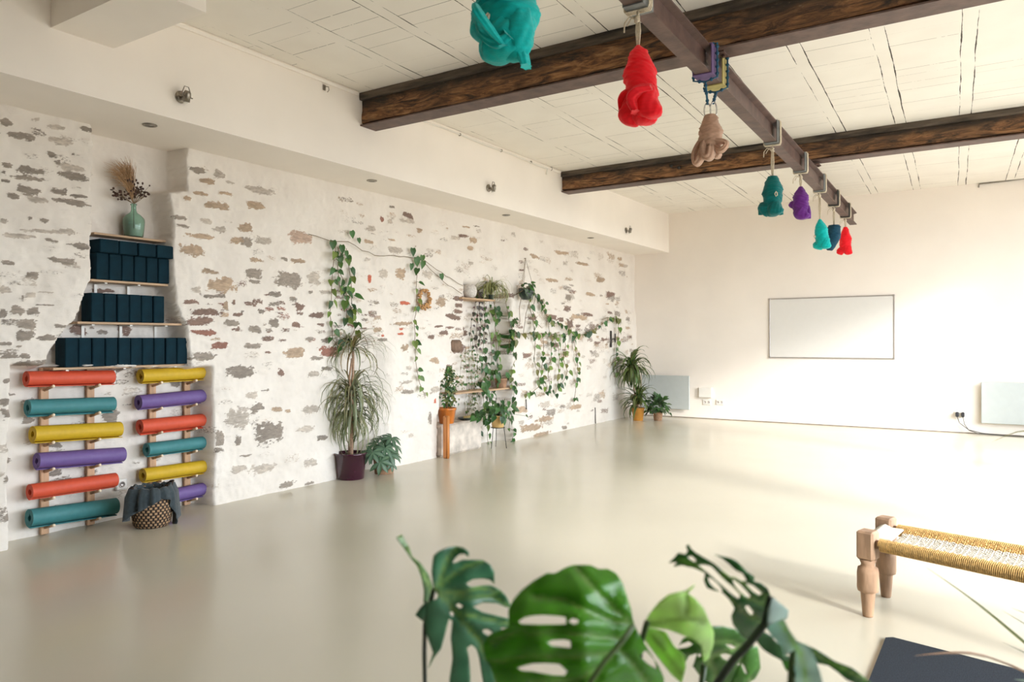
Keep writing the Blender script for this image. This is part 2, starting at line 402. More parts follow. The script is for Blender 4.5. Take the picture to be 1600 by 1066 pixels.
# boxed duct crossing the ceiling at the near end
struct(box_obj('trim_2', (XF, 2.42, 3.473), (-4.05, 2.83, ZC), M['plaster']))
struct(box_obj('joint_shadow_back', (-5.75, YB - .006, 0), (XE, YB, .014), mat('dark_joint_shadow', (.22, .18, .14), .9, var=.4, scale=8)))  # dark strip standing in for the crack and shadow at the wall foot
# small cove between bulkhead and ceiling
mbc = MB(); mbc.box((XF + .02, (2.83 + 5.18) / 2, ZC - .02), (.04, 5.18 - 2.83, .04), bev=.015); mbc.box((XF + .02, (5.44 + 9.15) / 2, ZC - .02), (.04, 9.15 - 5.44, .04), bev=.015)
struct(mbc.build('trim_3', M['plaster']))

# ---- the stone wall
def smooth(x, a, b):
    t = np.clip((x - a) / (b - a), 0, 1); return t * t * (3 - 2 * t)
_perm = rng.random((256, 256))
def vnoise(x, y):
    xi = np.floor(x).astype(int); yi = np.floor(y).astype(int); fx = x - xi; fy = y - yi
    fx = fx * fx * (3 - 2 * fx); fy = fy * fy * (3 - 2 * fy)
    a = _perm[xi & 255, yi & 255]; b = _perm[(xi + 1) & 255, yi & 255]; c = _perm[xi & 255, (yi + 1) & 255]; d = _perm[(xi + 1) & 255, (yi + 1) & 255]
    return (a * (1 - fx) + b * fx) * (1 - fy) + (c * (1 - fx) + d * fx) * fy
def fbm(x, y, o=4):
    s = 0; a = 1; t = 0
    for i in range(o): s = s + a * vnoise(x * 2 ** i + 17 * i, y * 2 ** i + 5 * i); t += a; a *= .55
    return s / t
def sdf(poly, Y, Z):
    """signed distance (negative inside) to a polygon"""
    P = np.array(poly); d = np.full(Y.shape, 1e9); ins = np.zeros(Y.shape, bool); n = len(P)
    for i in range(n):
        a = P[i]; b = P[(i + 1) % n]; e = b - a
        t = np.clip(((Y - a[0]) * e[0] + (Z - a[1]) * e[1]) / max(e @ e, 1e-12), 0, 1)
        d = np.minimum(d, np.hypot(Y - a[0] - t * e[0], Z - a[1] - t * e[1]))
        c1 = (a[1] > Z) != (b[1] > Z)
        with np.errstate(divide='ignore', invalid='ignore'):
            xx = (b[0] - a[0]) * (Z - a[1]) / (b[1] - a[1] if b[1] != a[1] else 1e-12) + a[0]
        ins ^= c1 & (Y < xx)
    return np.where(ins, -d, d)
rec_up = [yz(u, v) for u, v in [(145, 200), (145, 365), (144, 437), (124, 486), (101, 516), (86, 535), (75, 558), (75, 571), (297, 571), (295, 535), (289, 505), (276, 471), (271, 438), (269, 385), (270, 329), (264, 299), (291, 296), (290, 225)]]
rec_up[0] = (rec_up[0][0], 3.3); rec_up[-1] = (rec_up[-1][0], 3.3)
rec_lo = [yz(16, 568), (yz(12, 845)[0], -.2), (yz(335, 785)[0], -.2), yz(334, 700), yz(333, 573)]
rec_dr = [(yz(530, 748)[0], -.3), (5.60, 1.05), (5.68, 1.32), (5.95, 1.42), (6.2, 1.30), (6.42, .9), (6.55, -.3)]
rec_ni = [(yz(684, 713)[0], -.3), yz(684, 663), yz(690, 600), yz(700, 565), yz(714, 541), yz(724, 528), yz(724, 425), yz(798, 430), yz(800, 560), yz(802, 700), (yz(808, 690)[0], -.3)]
STONES = """
G 11 192 12 6|G 28 212 26 5|L 55 187 8 3|L 90 199 14 4|G 138 203 14 4|L 95 221 20 7|G 82 242 8 4|G 90 254 5 3|G 45 266 24 6|G 45 279 32 4|L 116 263 22 5|G 113 275 26 6|G 10 258 8 5|
G 5 270 5 4|G 8 283 8 3|G 45 297 22 5|G 92 299 14 5|G 125 307 14 3|G 20 306 12 5|L 60 312 16 5|G 110 316 30 5|G 140 322 10 2|G 68 345 8 4|G 47 341 4 3|L 5 345 6 4|
L 30 369 25 4|L 75 362 40 3|L 100 361 14 5|G 81 376 12 3|G 122 384 20 5|G 12 411 12 4|G 50 431 10 6|G 97 408 24 5|L 8 453 9 6|L 48 460 10 5|L 72 457 14 2|G 35 465 3 3|G 70 477 16 2|
G 4 488 7 8|G 26 486 14 8|G 51 487 11 7|G 41 508 18 8|G 93 510 11 4|G 40 524 16 9|G 70 528 14 4|G 8 538 11 4|G 28 542 5 2|G 15 557 15 4|G 40 557 9 4|G 50 568 28 5|
B 190 453 24 4|L 145 452 10 3|B 150 516 15 9|G 170 512 6 3|G 187 519 12 4|B 220 515 13 9|G 200 587 12 15|G 13 594 7 4|G 8 628 9 6|G 11 647 10 7|G 35 619 14 3|G 200 655 13 14|G 300 598 10 8|G 343 685 7 14|G 342 703 8 5|G 70 660 10 6|G 110 700 20 5|L 260 640 12 6|G 15 750 9 5|G 14 810 8 6|G 110 745 14 5|L 262 707 16 5|G 30 725 14 5|
G 308 266 13 6|L 344 272 9 6|T 322 283 14 4|L 360 285 8 2|T 292 310 7 4|T 313 303 13 3|T 350 302 14 3|L 405 298 22 6|T 336 321 20 6|T 398 321 14 7|G 283 340 12 4|G 285 353 10 3|L 320 346 10 4|T 312 370 22 5|L 343 359 12 5|T 383 356 14 8|T 370 376 12 6|
G 382 378 12 8|L 411 376 15 6|T 298 391 22 9|T 400 406 10 4|P 470 372 17 11|G 443 404 7 3|T 466 408 12 4|G 397 427 14 8|G 398 440 10 3|T 345 446 26 12|T 330 425 14 4|L 307 453 8 5|G 452 438 22 13|L 490 437 10 12|G 335 463 20 3|
B 300 472 18 4|G 430 460 9 5|T 352 478 4 7|B 365 473 3 4|B 468 479 10 6|L 510 457 10 3|B 321 488 32 6|B 370 492 10 4|G 408 487 5 4|B 495 493 10 5|B 313 502 24 7|G 363 505 12 6|G 428 505 8 8|G 398 514 11 6|B 368 515 11 3|B 462 508 8 4|
D 318 520 22 5|D 340 541 16 6|G 395 541 14 5|G 318 557 22 8|T 460 551 16 9|D 513 549 18 9|G 508 533 8 4|B 418 551 6 2|G 495 560 10 3|G 377 581 24 10|B 440 583 5 6|G 510 576 11 4|L 490 585 10 5|G 413 610 7 2|L 393 618 10 5|
G 402 637 11 8|T 433 640 9 4|T 450 642 5 3|L 370 653 20 16|G 422 676 24 18|L 487 640 14 6|L 478 670 14 5|G 503 684 10 4|G 372 689 6 8|G 383 712 10 2|L 375 733 14 5|L 410 732 20 7|L 483 723 12 7|G 447 757 14 5|G 482 755 8 3|
G 612 323 5 2|D 597 343 4 5|L 609 346 5 6|B 636 336 9 5|L 578 357 9 5|T 655 361 5 4|L 636 346 12 4|T 611 375 7 2|T 576 378 8 3|L 617 391 14 5|R 577 437 3 6|T 625 428 7 10|L 600 427 7 8|R 633 474 8 3|L 668 430 8 8|T 688 472 8 7|
B 715 467 10 4|B 716 477 7 4|B 716 487 9 3|B 708 496 13 5|B 724 369 7 3|T 728 355 6 2|G 745 354 5 1|L 710 372 8 4|T 740 376 6 4|T 735 388 4 4|L 735 411 4 3|G 588 473 6 3|
T 626 506 17 3|R 626 515 4 2|R 626 522 5 2|R 598 525 3 2|G 600 531 8 3|T 633 544 6 6|L 638 575 5 4|T 678 563 8 5|R 679 627 2 5|L 635 597 12 3|B 685 510 6 2|B 692 520 8 3|B 673 527 6 3|B 703 512 7 2|G 672 655 3 10|G 636 612 10 4|L 680 609 10 5|L 642 680 5 4|
T 838 401 7 4|B 816 422 5 2|B 905 508 0 0|B 830 497 8 4|B 862 496 8 4|B 876 500 6 4|B 890 507 6 8|T 905 496 12 4|B 918 492 8 3|B 955 460 8 5|T 925 460 9 3|T 940 437 8 5|G 890 465 5 6|T 880 395 12 3|T 912 412 10 3|T 865 438 10 3|B 742 545 10 8|B 748 520 8 10|T 850 655 14 5|T 830 668 18 6|T 845 680 16 5|T 815 640 10 6|T 900 636 10 4|G 882 668 5 3|G 700 660 3 3|T 712 545 10 9
"""
PAL = dict(G=(0.24, 0.20, 0.165), L=(0.47, 0.41, 0.35), T=(0.40, 0.285, 0.19), B=(0.17, 0.095, 0.07), R=(0.50, 0.09, 0.035), D=(0.24, 0.085, 0.055), P=(0.54, 0.38, 0.29))
def stone_wall():
    ys = [YN]; 
    while ys[-1] < YB:
        y = ys[-1]; ys.append(y + (.05 if y < 1.9 else .0115 if y < 5.5 else .0115 + (y - 5.5) * .0022))
    ys[-1] = YB; zs = np.linspace(0, ZS, 272)
    Y, Z = np.meshgrid(np.array(ys), zs, indexing='ij'); ny, nz = Y.shape
    # depth
    w1 = (fbm(Y * 6, Z * 6 + 3) - .5) * .035; w2 = (fbm(Y * 22, Z * 22) - .5) * .012
    edge = (fbm(Y * 9 + 40, Z * 9) - .5) * .05
    d = np.zeros(Y.shape)
    s = sdf(rec_up, Y, Z) + edge; d = np.maximum(d, .25 * (1 - smooth(s, -.02, .012)))
    s = sdf(rec_lo, Y, Z) + edge; d = np.maximum(d, .25 * (1 - smooth(s, -.05, .012)))
    d = np.maximum(d, .22 * smooth(Y + edge * .4, 5.585, 5.615) * (1 - smooth(Y, 5.95, 6.45)) * (1 - smooth(Z + edge * 3, 1.2, 1.55)))
    s = sdf(rec_ni, Y, Z) + edge; d = np.maximum(d, .27 * (1 - smooth(s, -.04, .012)) * (1 - smooth(Z, 2.02, 2.28)))
    d += .05 * smooth(Y, 6.1, 6.7) * (1 - smooth(Y, 7.3, 7.6)) * 0 + .03 * smooth(Y, 9.1, 9.16) * smooth(Z, 1.9, 2.1)
    relief = w1 + w2
    # exposed stones
    expo = np.zeros(Y.shape); col = np.zeros(Y.shape + (3,)); col[:] = (.42, .33, .26); rel = np.zeros(Y.shape)
    n1 = (fbm(Y * 16, Z * 30 + 9) - .5); n2 = (fbm(Y * 45 + 3, Z * 70 + 9) - .5)
    lst = []
    for t in STONES.replace('\n', '').split('|'):
        k, u, v, a, b = t.split(); u, v, a, b = map(float, (u, v, a, b))
        if a <= 0: continue
        y0, _ = yz(u - a, v); y1, _ = yz(u + a, v); _, z0 = yz(u, v + b); _, z1 = yz(u, v - b); yc, zc = yz(u, v)
        lst.append((yc, zc, (y1 - y0) / 2, (z1 - z0) / 2, k, 1.0))
    r = random.Random(3)
    # small stones sprinkled where the photograph shows them: dense beyond the niche, sparse nearer
    def scatter(n, ya, yb, za, zb, kinds, st, sz=(.035, .12)):
        for _ in range(n):
            a = r.uniform(*sz); lst.append((r.uniform(ya, yb), r.uniform(za, zb), a, a * r.uniform(.18, .5), r.choice(kinds), r.uniform(*st)))
    scatter(240, 8.6, 13.3, 0.1, 3.0, 'GLLTTLB', (.35, .8), (.05, .17))
    scatter(60, 8.6, 13.2, 1.2, 2.2, 'BTTG', (.6, .95), (.05, .17))
    scatter(110, 5.6, 8.8, 1.5, 3.0, 'LLTTG', (.3, .65), (.03, .12))
    scatter(60, 6.4, 8.9, .3, 1.6, 'LTTG', (.3, .6), (.03, .1))
    scatter(90, 4.0, 6.2, 1.45, 2.0, 'BBGTD', (.5, .9), (.015, .08))
    scatter(70, 3.9, 6.4, .1, 3.0, 'LLTG', (.25, .5), (.03, .12))
    scatter(60, 2.0, 3.2, 1.2, 3.05, 'GGL', (.3, .7), (.02, .09))
    scatter(60, 1.0, 2.4, 0, 3.05, 'GGL', (.5, .9), (.05, .14))
    scatter(50, 2.7, 4.1, 0, 1.25, 'GLL', (.4, .8), (.03, .12))
    scatter(14, 7.4, 8.8, .5, 1.9, 'BTB', (.6, .9), (.03, .1))
    yv = np.array(ys)
    for (yc, zc, a, b, k, st) in lst:
        a = max(a, .012); b = max(b, .008)
        i0, i1 = np.searchsorted(yv, (yc - a * 1.5, yc + a * 1.5)); j0, j1 = np.searchsorted(zs, (zc - b * 1.7, zc + b * 1.7))
        if i1 <= i0 or j1 <= j0: continue
        y = Y[i0:i1, j0:j1]; z = Z[i0:i1, j0:j1]; sl = r.uniform(-.06, .06)
        q = (np.abs((y - yc) / a) ** 3.4 + np.abs((z - zc - sl * (y - yc)) / b * (1 + .35 * r.uniform(-1, 1) * (y - yc) / a)) ** 2.8) ** (1 / 3.0)
        e = np.clip((1.10 - q) * 2.4 + n1[i0:i1, j0:j1] * 2.4 + n2[i0:i1, j0:j1] * 1.8, 0, 1) * st
        c = np.array(PAL[k]) * r.uniform(.85, 1.15)
        m = e > expo[i0:i1, j0:j1]
        expo[i0:i1, j0:j1] = np.where(m, e, expo[i0:i1, j0:j1])
        cc = col[i0:i1, j0:j1]; cc[m] = c
        rel[i0:i1, j0:j1] = np.maximum(rel[i0:i1, j0:j1], np.clip(1.2 - q, 0, 1) * .012)
    # alcove back behind the vase stays painted
    X = XW - d + relief + rel
    X = np.minimum(X, XW + .03)
    V = np.stack([X, Y, Z], -1).reshape(-1, 3)
    idx = np.arange(ny * nz).reshape(ny, nz)
    Fc = np.stack([idx[:-1, :-1], idx[1:, :-1], idx[1:, 1:], idx[:-1, 1:]], -1).reshape(-1, 4)
    me = bpy.data.meshes.new('wall_left')
    me.vertices.add(len(V)); me.vertices.foreach_set('co', V.astype(np.float32).ravel())
    me.loops.add(Fc.size); me.loops.foreach_set('vertex_index', Fc.astype(np.int32).ravel())
    me.polygons.add(len(Fc)); me.polygons.foreach_set('loop_start', np.arange(0, Fc.size, 4, dtype=np.int32)); me.polygons.foreach_set('loop_total', np.full(len(Fc), 4, np.int32))
    me.update(calc_edges=True); me.polygons.foreach_set('use_smooth', [True] * len(Fc))
    ca = me.color_attributes.new('stone', 'FLOAT_COLOR', 'POINT')
    ca.data.foreach_set('color', np.concatenate([col, expo[..., None]], -1).reshape(-1, 4).astype(np.float32).ravel())
    m, nt, b, out = new_mat('limewashed_rubble_stone')
    at = N(nt, 'Attribute', attribute_name='stone'); tc = N(nt, 'TexCoord')
    mp = N(nt, 'Mapping'); mp.inputs['Scale'].default_value = (1, .8, 2.6); nt.links.new(tc.outputs['Object'], mp.inputs[0])
    nz1 = N(nt, 'TexNoise', i_Scale=42.0, i_Detail=6.0, i_Roughness=.72); nt.links.new(mp.outputs[0], nz1.inputs['Vector'])
    f = mth(nt, 'ADD', at.outputs['Alpha'], mth(nt, 'MULTIPLY', mth(nt, 'SUBTRACT', nz1.outputs[0], .5), 2.6))
    rr = ramp(nt, [(.44, (0, 0, 0)), (.70, (1, 1, 1))]); nt.links.new(f, rr.inputs[0])
    gate = mth(nt, 'MULTIPLY', rr.outputs[0], mth(nt, 'MINIMUM', mth(nt, 'MULTIPLY', at.outputs['Alpha'], 3.0), 1.0))
    nz2 = N(nt, 'TexNoise', i_Scale=3.0, i_Detail=5.0); nt.links.new(tc.outputs['Object'], nz2.inputs['Vector'])
    pw = ramp(nt, [(.3, (0.73, 0.675, 0.615)), (.7, (0.81, 0.76, 0.70))]); nt.links.new(nz2.outputs[0], pw.inputs[0])
    nz3 = N(nt, 'TexNoise', i_Scale=25.0, i_Detail=4.0); nt.links.new(mp.outputs[0], nz3.inputs['Vector'])
    hs = N(nt, 'HueSaturation'); nt.links.new(at.outputs['Color'], hs.inputs['Color'])
    nt.links.new(mth(nt, 'ADD', mth(nt, 'MULTIPLY', nz3.outputs[0], 1.2), .4), hs.inputs['Value'])
    mx = N(nt, 'Mix', data_type='RGBA'); nt.links.new(mth(nt, 'MULTIPLY', gate, .9), mx.inputs[0]); nt.links.new(pw.outputs[0], mx.inputs[6]); nt.links.new(hs.outputs[0], mx.inputs[7])
    nt.links.new(mx.outputs[2], b.inputs['Base Color']); b.inputs['Roughness'].default_value = .85; b.inputs['Specular IOR Level'].default_value = .2
    bp = N(nt, 'Bump', i_Strength=.35, i_Distance=.01); nt.links.new(nz1.outputs[0], bp.inputs['Height']); nt.links.new(bp.outputs[0], b.inputs['Normal'])
    me.materials.append(m)
    o = bpy.data.objects.new('wall_left', me); C.objects.link(o); struct(o)
    global DEPTH
    DEPTH = (np.array(ys), zs, X)
stone_wall()
def wall_x(y, z):
    ys, zs, X = DEPTH
    i = min(max(np.searchsorted(ys, y), 0), len(ys) - 1); j = min(max(np.searchsorted(zs, z), 0), len(zs) - 1)
    return float(X[i, j])
def on_wall(u, v, off=.03):
    """point just proud of the stone surface (recess followed) along the sight line"""
    x = XW
    for _ in range(6):
        p = on(u, v, 0, x + off); x = .5 * x + .5 * wall_x(p[1], p[2])
    return on(u, v, 0, x + off)

# ---------------------------------------------------------------- timber and steel beams
def timber_beam(y0, zb, label):
    yc = y0 + .1
    root = empty('timber_beam', (-1.4, yc, zb), label, 'beam', 'old timber ceiling beams')
    x0, x1 = XF, XE
    def rough(name, xa, xb, ya, yb, za, zb_, amp, m):
        # a long baulk with a worn, uneven surface
        nx = int((xb - xa) / .05); prof = []
        k = 5
        for a in range(k): prof.append((ya + (yb - ya) * a / k, za))
        for a in range(k): prof.append((yb, za + (zb_ - za) * a / k))
        for a in range(k): prof.append((yb - (yb - ya) * a / k, zb_))
        for a in range(k): prof.append((ya, zb_ - (zb_ - za) * a / k))
        vs = []; n = len(prof)
        for i in range(nx + 1):
            x = xa + (xb - xa) * i / nx
            for (y, z) in prof:
                q = noise.noise(Vector((x * 2.5, y * 9, z * 14))) + .5 * noise.noise(Vector((x * 9, y * 30, z * 40)))
                oy = -1 if y <= ya + 1e-6 else (1 if y >= yb - 1e-6 else 0); oz = -1 if z <= za + 1e-6 else 0
                vs.append((x, y + oy * (q - .4) * amp, z + oz * (q - .4) * amp))
        fs = [(i * n + j, (i + 1) * n + j, (i + 1) * n + (j + 1) % n, i * n + (j + 1) % n) for i in range(nx) for j in range(n)]
        fs += [tuple(range(n)), tuple(nx * n + j for j in range(n - 1, -1, -1))]
        return MB().add(vs, fs, False).build(name, m, root, origin=((xa + xb) / 2, (ya + yb) / 2, (za + zb_) / 2))
    rough('baulk', x0, x1, y0 + .012, y0 + .2, zb + .025, ZC - .07, .012, M['beam'])
    rough('top_plank', x0 - .0, x1, y0 - .02, y0 + .22, ZC - .072, ZC - .002, .007, M['plank_dark'])
    MB().box(((x0 + x1) / 2, y0 + .1, zb + .006), (x1 - x0, .215, .012)).build('steel_flange', M['steel'], root, origin=((x0 + x1) / 2, y0 + .1, zb + .006))
    return root
M['plank_dark'] = mat('weathered_plank', (0.085, 0.065, 0.048), .8, var=.75, scale=14, stretch=(.2, 1, 1.5), bump=.5)
timber_beam(5.225, 3.515, 'dark old timber ceiling beam nearer the camera, behind the big teal and red hammocks')
tb2 = timber_beam(9.215, 3.545, 'dark old timber ceiling beam farther away, crossing behind the beige hammock')
mb = MB()
for (u, v) in ((1049, 259), (1061, 262)):
    p = on(u, v, 1, 9.21); mb.lathe([(0, 0), (.022, 0), (.022, .012), (.012, .014), (.012, .02), (0, .02)], p, 10, rot=Matrix.Rotation(PI / 2, 3, 'X'))
mb.build('bolt', M['dark_metal'], tb2)

XB = lambda y: -1.655 - 0.0211 * (y - 4.05)        # centre line of the steel beam
ZB0, ZB1 = 3.31, 3.505
def steel_beam():
    ya, yb = YN + .02, 13.13; hw = .052
    mb = MB(); prof = [(-hw, ZB0), (hw, ZB0), (hw, ZB0 + .012), (.006, ZB0 + .024), (.006, ZB1 - .024), (hw, ZB1 - .012), (hw, ZB1), (-hw, ZB1), (-hw, ZB1 - .012), (-.006, ZB1 - .024), (-.006, ZB0 + .024), (-hw, ZB0 + .012)]
    n = len(prof); vs = []
    for y in (ya, yb): vs += [(XB(y) + x, y, z) for x, z in prof]
    fs = [(i, (i + 1) % n, n + (i + 1) % n, n + i) for i in range(n)] + [tuple(range(n - 1, -1, -1)), tuple(range(n, 2 * n))]
    mb.add(vs, fs)
    o = mb.build('steel_beam', M['steel'])
    tag(o, 'long brown steel I-beam slung under the timber beams, carrying all the hammocks', 'beam')
    # clamps that hold it to the timbers
    for y, l in ((5.325, 'dark steel clamp plate joining the I-beam to the nearer timber beam'), (9.315, 'dark steel clamp plate joining the I-beam to the farther timber beam')):
        c = MB().box((XB(y), y, ZB1 + .004), (.20, .13, .010))
        for sx in (-1, 1): c.lathe([(0, 0), (.014, 0), (.014, -.02), (0, -.02)], (XB(y) + sx * .08, y, ZB1), 6, smooth=False)
        tag(c.build('clamp_plate', M['steel']), l, 'clamp plate')
steel_beam()

def y_on_beam(u):
    lo, hi = .5, 13.3
    for _ in range(50):
        m = (lo + hi) / 2; p = np.array([XB(m), m, 3.2]); c = R3.T @ (p - EYE); uu = 800 + F * c[0] / -c[2]
        if uu < u: lo = m
        else: hi = m
    return (lo + hi) / 2

# ---------------------------------------------------------------- hammocks
def wrap_body(mb, axis, radii, turns=4.0, amp=.10, n=40, seed=0, sgn=1, flat=1.0):
    """cloth wound round itself: overlapping helical bands on a tapered core"""
    k = 60; vs = []; A = [Vector(a) for a in axis]
    def interp(L, t):
        x = t * (len(L) - 1); i = min(int(x), len(L) - 2); f = x - i; return L[i] * (1 - f) + L[i + 1] * f
    for i in range(k + 1):
        t = i / k; c = interp(A, t); r = interp(radii, t)
        e = min(1, t * 8 + .25, (1 - t) * 8 + .05)
        for j in range(n):
            th = 2 * PI * j / n
            ph = seed * 6.28
            s = (t * turns + .42 * math.sin(th + ph) + .12 * math.sin(2 * th + t * 5) + seed) % 1.0
            s2 = (t * turns * .8 - .55 * math.sin(th + ph + .6) + seed * 1.7) % 1.0
            saw = ((s ** 2.2) - .35) * amp * .9 + ((s2 ** 2.5) - .3) * amp * .7
            fine = .022 * math.sin(2 * PI * (t * turns * 4 + 1.9 * math.sin(th + ph))) + .012 * math.sin(2 * PI * (t * turns * 9 + 3 * math.sin(th + ph + 1)))
            q = .09 * noise.noise(Vector((math.cos(th) * 1.5 + seed * 7, math.sin(th) * 1.5, t * 5)))
            rr = r * (1 + (saw + fine + q) * (1 if e >= 1 else e))
            vs.append(c + Vector((rr * math.cos(th), rr * math.sin(th) * flat, 0)))
    fs = [(i * n + j, i * n + (j + 1) % n, (i + 1) * n + (j + 1) % n, (i + 1) * n + j) for i in range(k) for j in range(n)]
    fs += [tuple(range(n)), tuple(k * n + j for j in range(n - 1, -1, -1))]
    mb.add(vs, fs, True)
def lobe(mb, c, r, tilt=0.0, seed=0, ridges=9, n=44, m=40, swirl=1.0, amp=.07):
    """a hanging fold of gathered cloth: a fat strip bent over into a loop, pleated along its length"""
    R = Matrix.Rotation(tilt, 3, 'Y'); c = Vector(c); vs = []; rx, ry, rz = r
    for i in range(m + 1):
        t = i / m; th = PI * t
        rr = math.sin(th) ** .6                       # body of the fold along the loop
        cen = Vector((rx * .22 * math.sin(2 * PI * t + seed), 0, rz * math.cos(th)))
        for j in range(n):
            a = 2 * PI * j / n
            tw = a + swirl * th + seed
            pl = abs(math.sin(tw * ridges / 2)) ** .6 * amp * 1.6 + .16 * math.sin(tw * 2 + th * 3) * amp * 6 * .5 + .10 * noise.noise(Vector((math.cos(a) * 1.6 + seed * 3, math.sin(a) * 1.6, th * 1.4)))
            crease = -.28 * math.exp(-((math.sin((a - .9 - .5 * th) / 2)) / .13) ** 2)
            k = rr * (.92 + pl + crease)
            vs.append(R @ (cen + Vector((rx * k * math.cos(a), ry * k * math.sin(a), 0))) + c)
    fs = [(i * n + j, (i + 1) * n + j, (i + 1) * n + (j + 1) % n, i * n + (j + 1) % n) for i in range(m) for j in range(n)]
    mb.add(vs, fs, True)
def fold_loop(mb, pts, w, seed=0, pleats=6, n=28, k=44, flat=.55):
    """a pleated band of cloth following a path"""
    P = [Vector(p) for p in pts]; Q = []
    for i in range(k + 1):
        t = i / k * (len(P) - 1); a = min(int(t), len(P) - 2); f = t - a
        p0, p1, p2, p3 = P[max(a - 1, 0)], P[a], P[a + 1], P[min(a + 2, len(P) - 1)]
        Q.append(.5 * (2 * p1 + (p2 - p0) * f + (2 * p0 - 5 * p1 + 4 * p2 - p3) * f * f + (3 * p1 - p0 - 3 * p2 + p3) * f ** 3))
    vs = []
    for i, q in enumerate(Q):
        t = (Q[min(i + 1, k)] - Q[max(i - 1, 0)]).normalized(); s = Vector((0, 1, 0)); o = s.cross(t).normalized()
        ww = w[min(int(i / k * (len(w) - 1)), len(w) - 2)] * (1 - (i / k * (len(w) - 1)) % 1) + w[min(int(i / k * (len(w) - 1)) + 1, len(w) - 1)] * ((i / k * (len(w) - 1)) % 1)
        for j in range(n):
            a = 2 * PI * j / n; pl = 1 + .13 * math.sin(pleats * a + seed + i * .04) + .08 * math.sin(pleats * 2.3 * a + seed * 2)
            vs.append(q + s * (ww * pl * math.cos(a)) + o * (ww * flat * pl * math.sin(a)))
    fs = [(i * n + j, i * n + (j + 1) % n, (i + 1) * n + (j + 1) % n, (i + 1) * n + j) for i in range(k) for j in range(n)]
    fs += [tuple(range(n)), tuple(k * n + j for j in range(n - 1, -1, -1))]
    mb.add(vs, fs, True)
def ring_pad(y, length, mats, name, label, off=.0, wide=.0, label2=None):
    """a sleeve of rubber round the beam under the rope"""
    hw = .062 + wide; za, zb = ZB0 - .008, ZB1 + .006; t = .008
    mb = MB(); x = XB(y)
    pr = [(-hw, za), (-hw, zb), (hw, zb), (hw, za)]; n = 4; vs = []
    for yy in (y - length / 2, y + length / 2):
        for sx, sz in pr: vs.append((x + sx, yy, sz))
        for sx, sz in pr: vs.append((x + sx * (1 - t / hw), yy, sz + (t if sz == za else -t)))
    fs = []
    for i in range(4):
        j = (i + 1) % 4
        fs += [(i, j, 8 + j, 8 + i), (4 + i, 12 + i, 12 + j, 4 + j), (i, 4 + i, 4 + j, j), (8 + i, 8 + j, 12 + j, 12 + i)]
    mb.add(vs, fs)
    return tag(mb.build(name, mats, origin=(x, y, za)), label, 'beam pad')
def rope_on_beam(mb, y, zk, strands=(-.018, 0, .018), r=.005, knot=True, wide=0.0, drop=None, xk=0):
    """turns round the beam, then down to a knot and on to the cloth"""
    x = XB(y); hw = .075 + wide; za, zb = ZB0 - .018, ZB1 + .012
    for s in strands:
        mb.tube([(x, y + s, za), (x - hw * .95, y + s, za + .002), (x - hw, y + s, za + .01), (x - hw, y + s, zb - .01), (x - hw * .9, y + s, zb), (x + hw * .9, y + s, zb), (x + hw, y + s, zb - .01), (x + hw, y + s, za + .02), (x + hw * .9, y + s, za), (x, y + s, za)], r, 6)
    if knot:
        kz = za - .03
        for i in range(3): mb.sphere((x + random.uniform(-.006, .006) + xk, y + random.uniform(-.006, .006), kz - i * .012), (.018, .016, .012), 8, 5)
        mb.tube([(x + xk, y, za), (x + xk, y, kz)], r * 1.6, 6)
        top = zk
        for s in (-.012, .0, .012): mb.tube([(x + xk + s * .5, y, kz), (x + xk + s, y, (kz + top) / 2), (x + s * .4, y, top)], r, 6)
        mb.tube([(x + xk, y, kz), (x + xk - .05, y - .01, kz + .008), (x + xk - .075, y - .015, kz - .025), (x + xk - .078, y - .015, kz - .075)], r * .9, 6)
        mb.tube([(x + xk, y, kz - .01), (x + xk - .035, y - .015, kz - .005), (x + xk - .058, y - .02, kz - .045)], r * .9, 6)
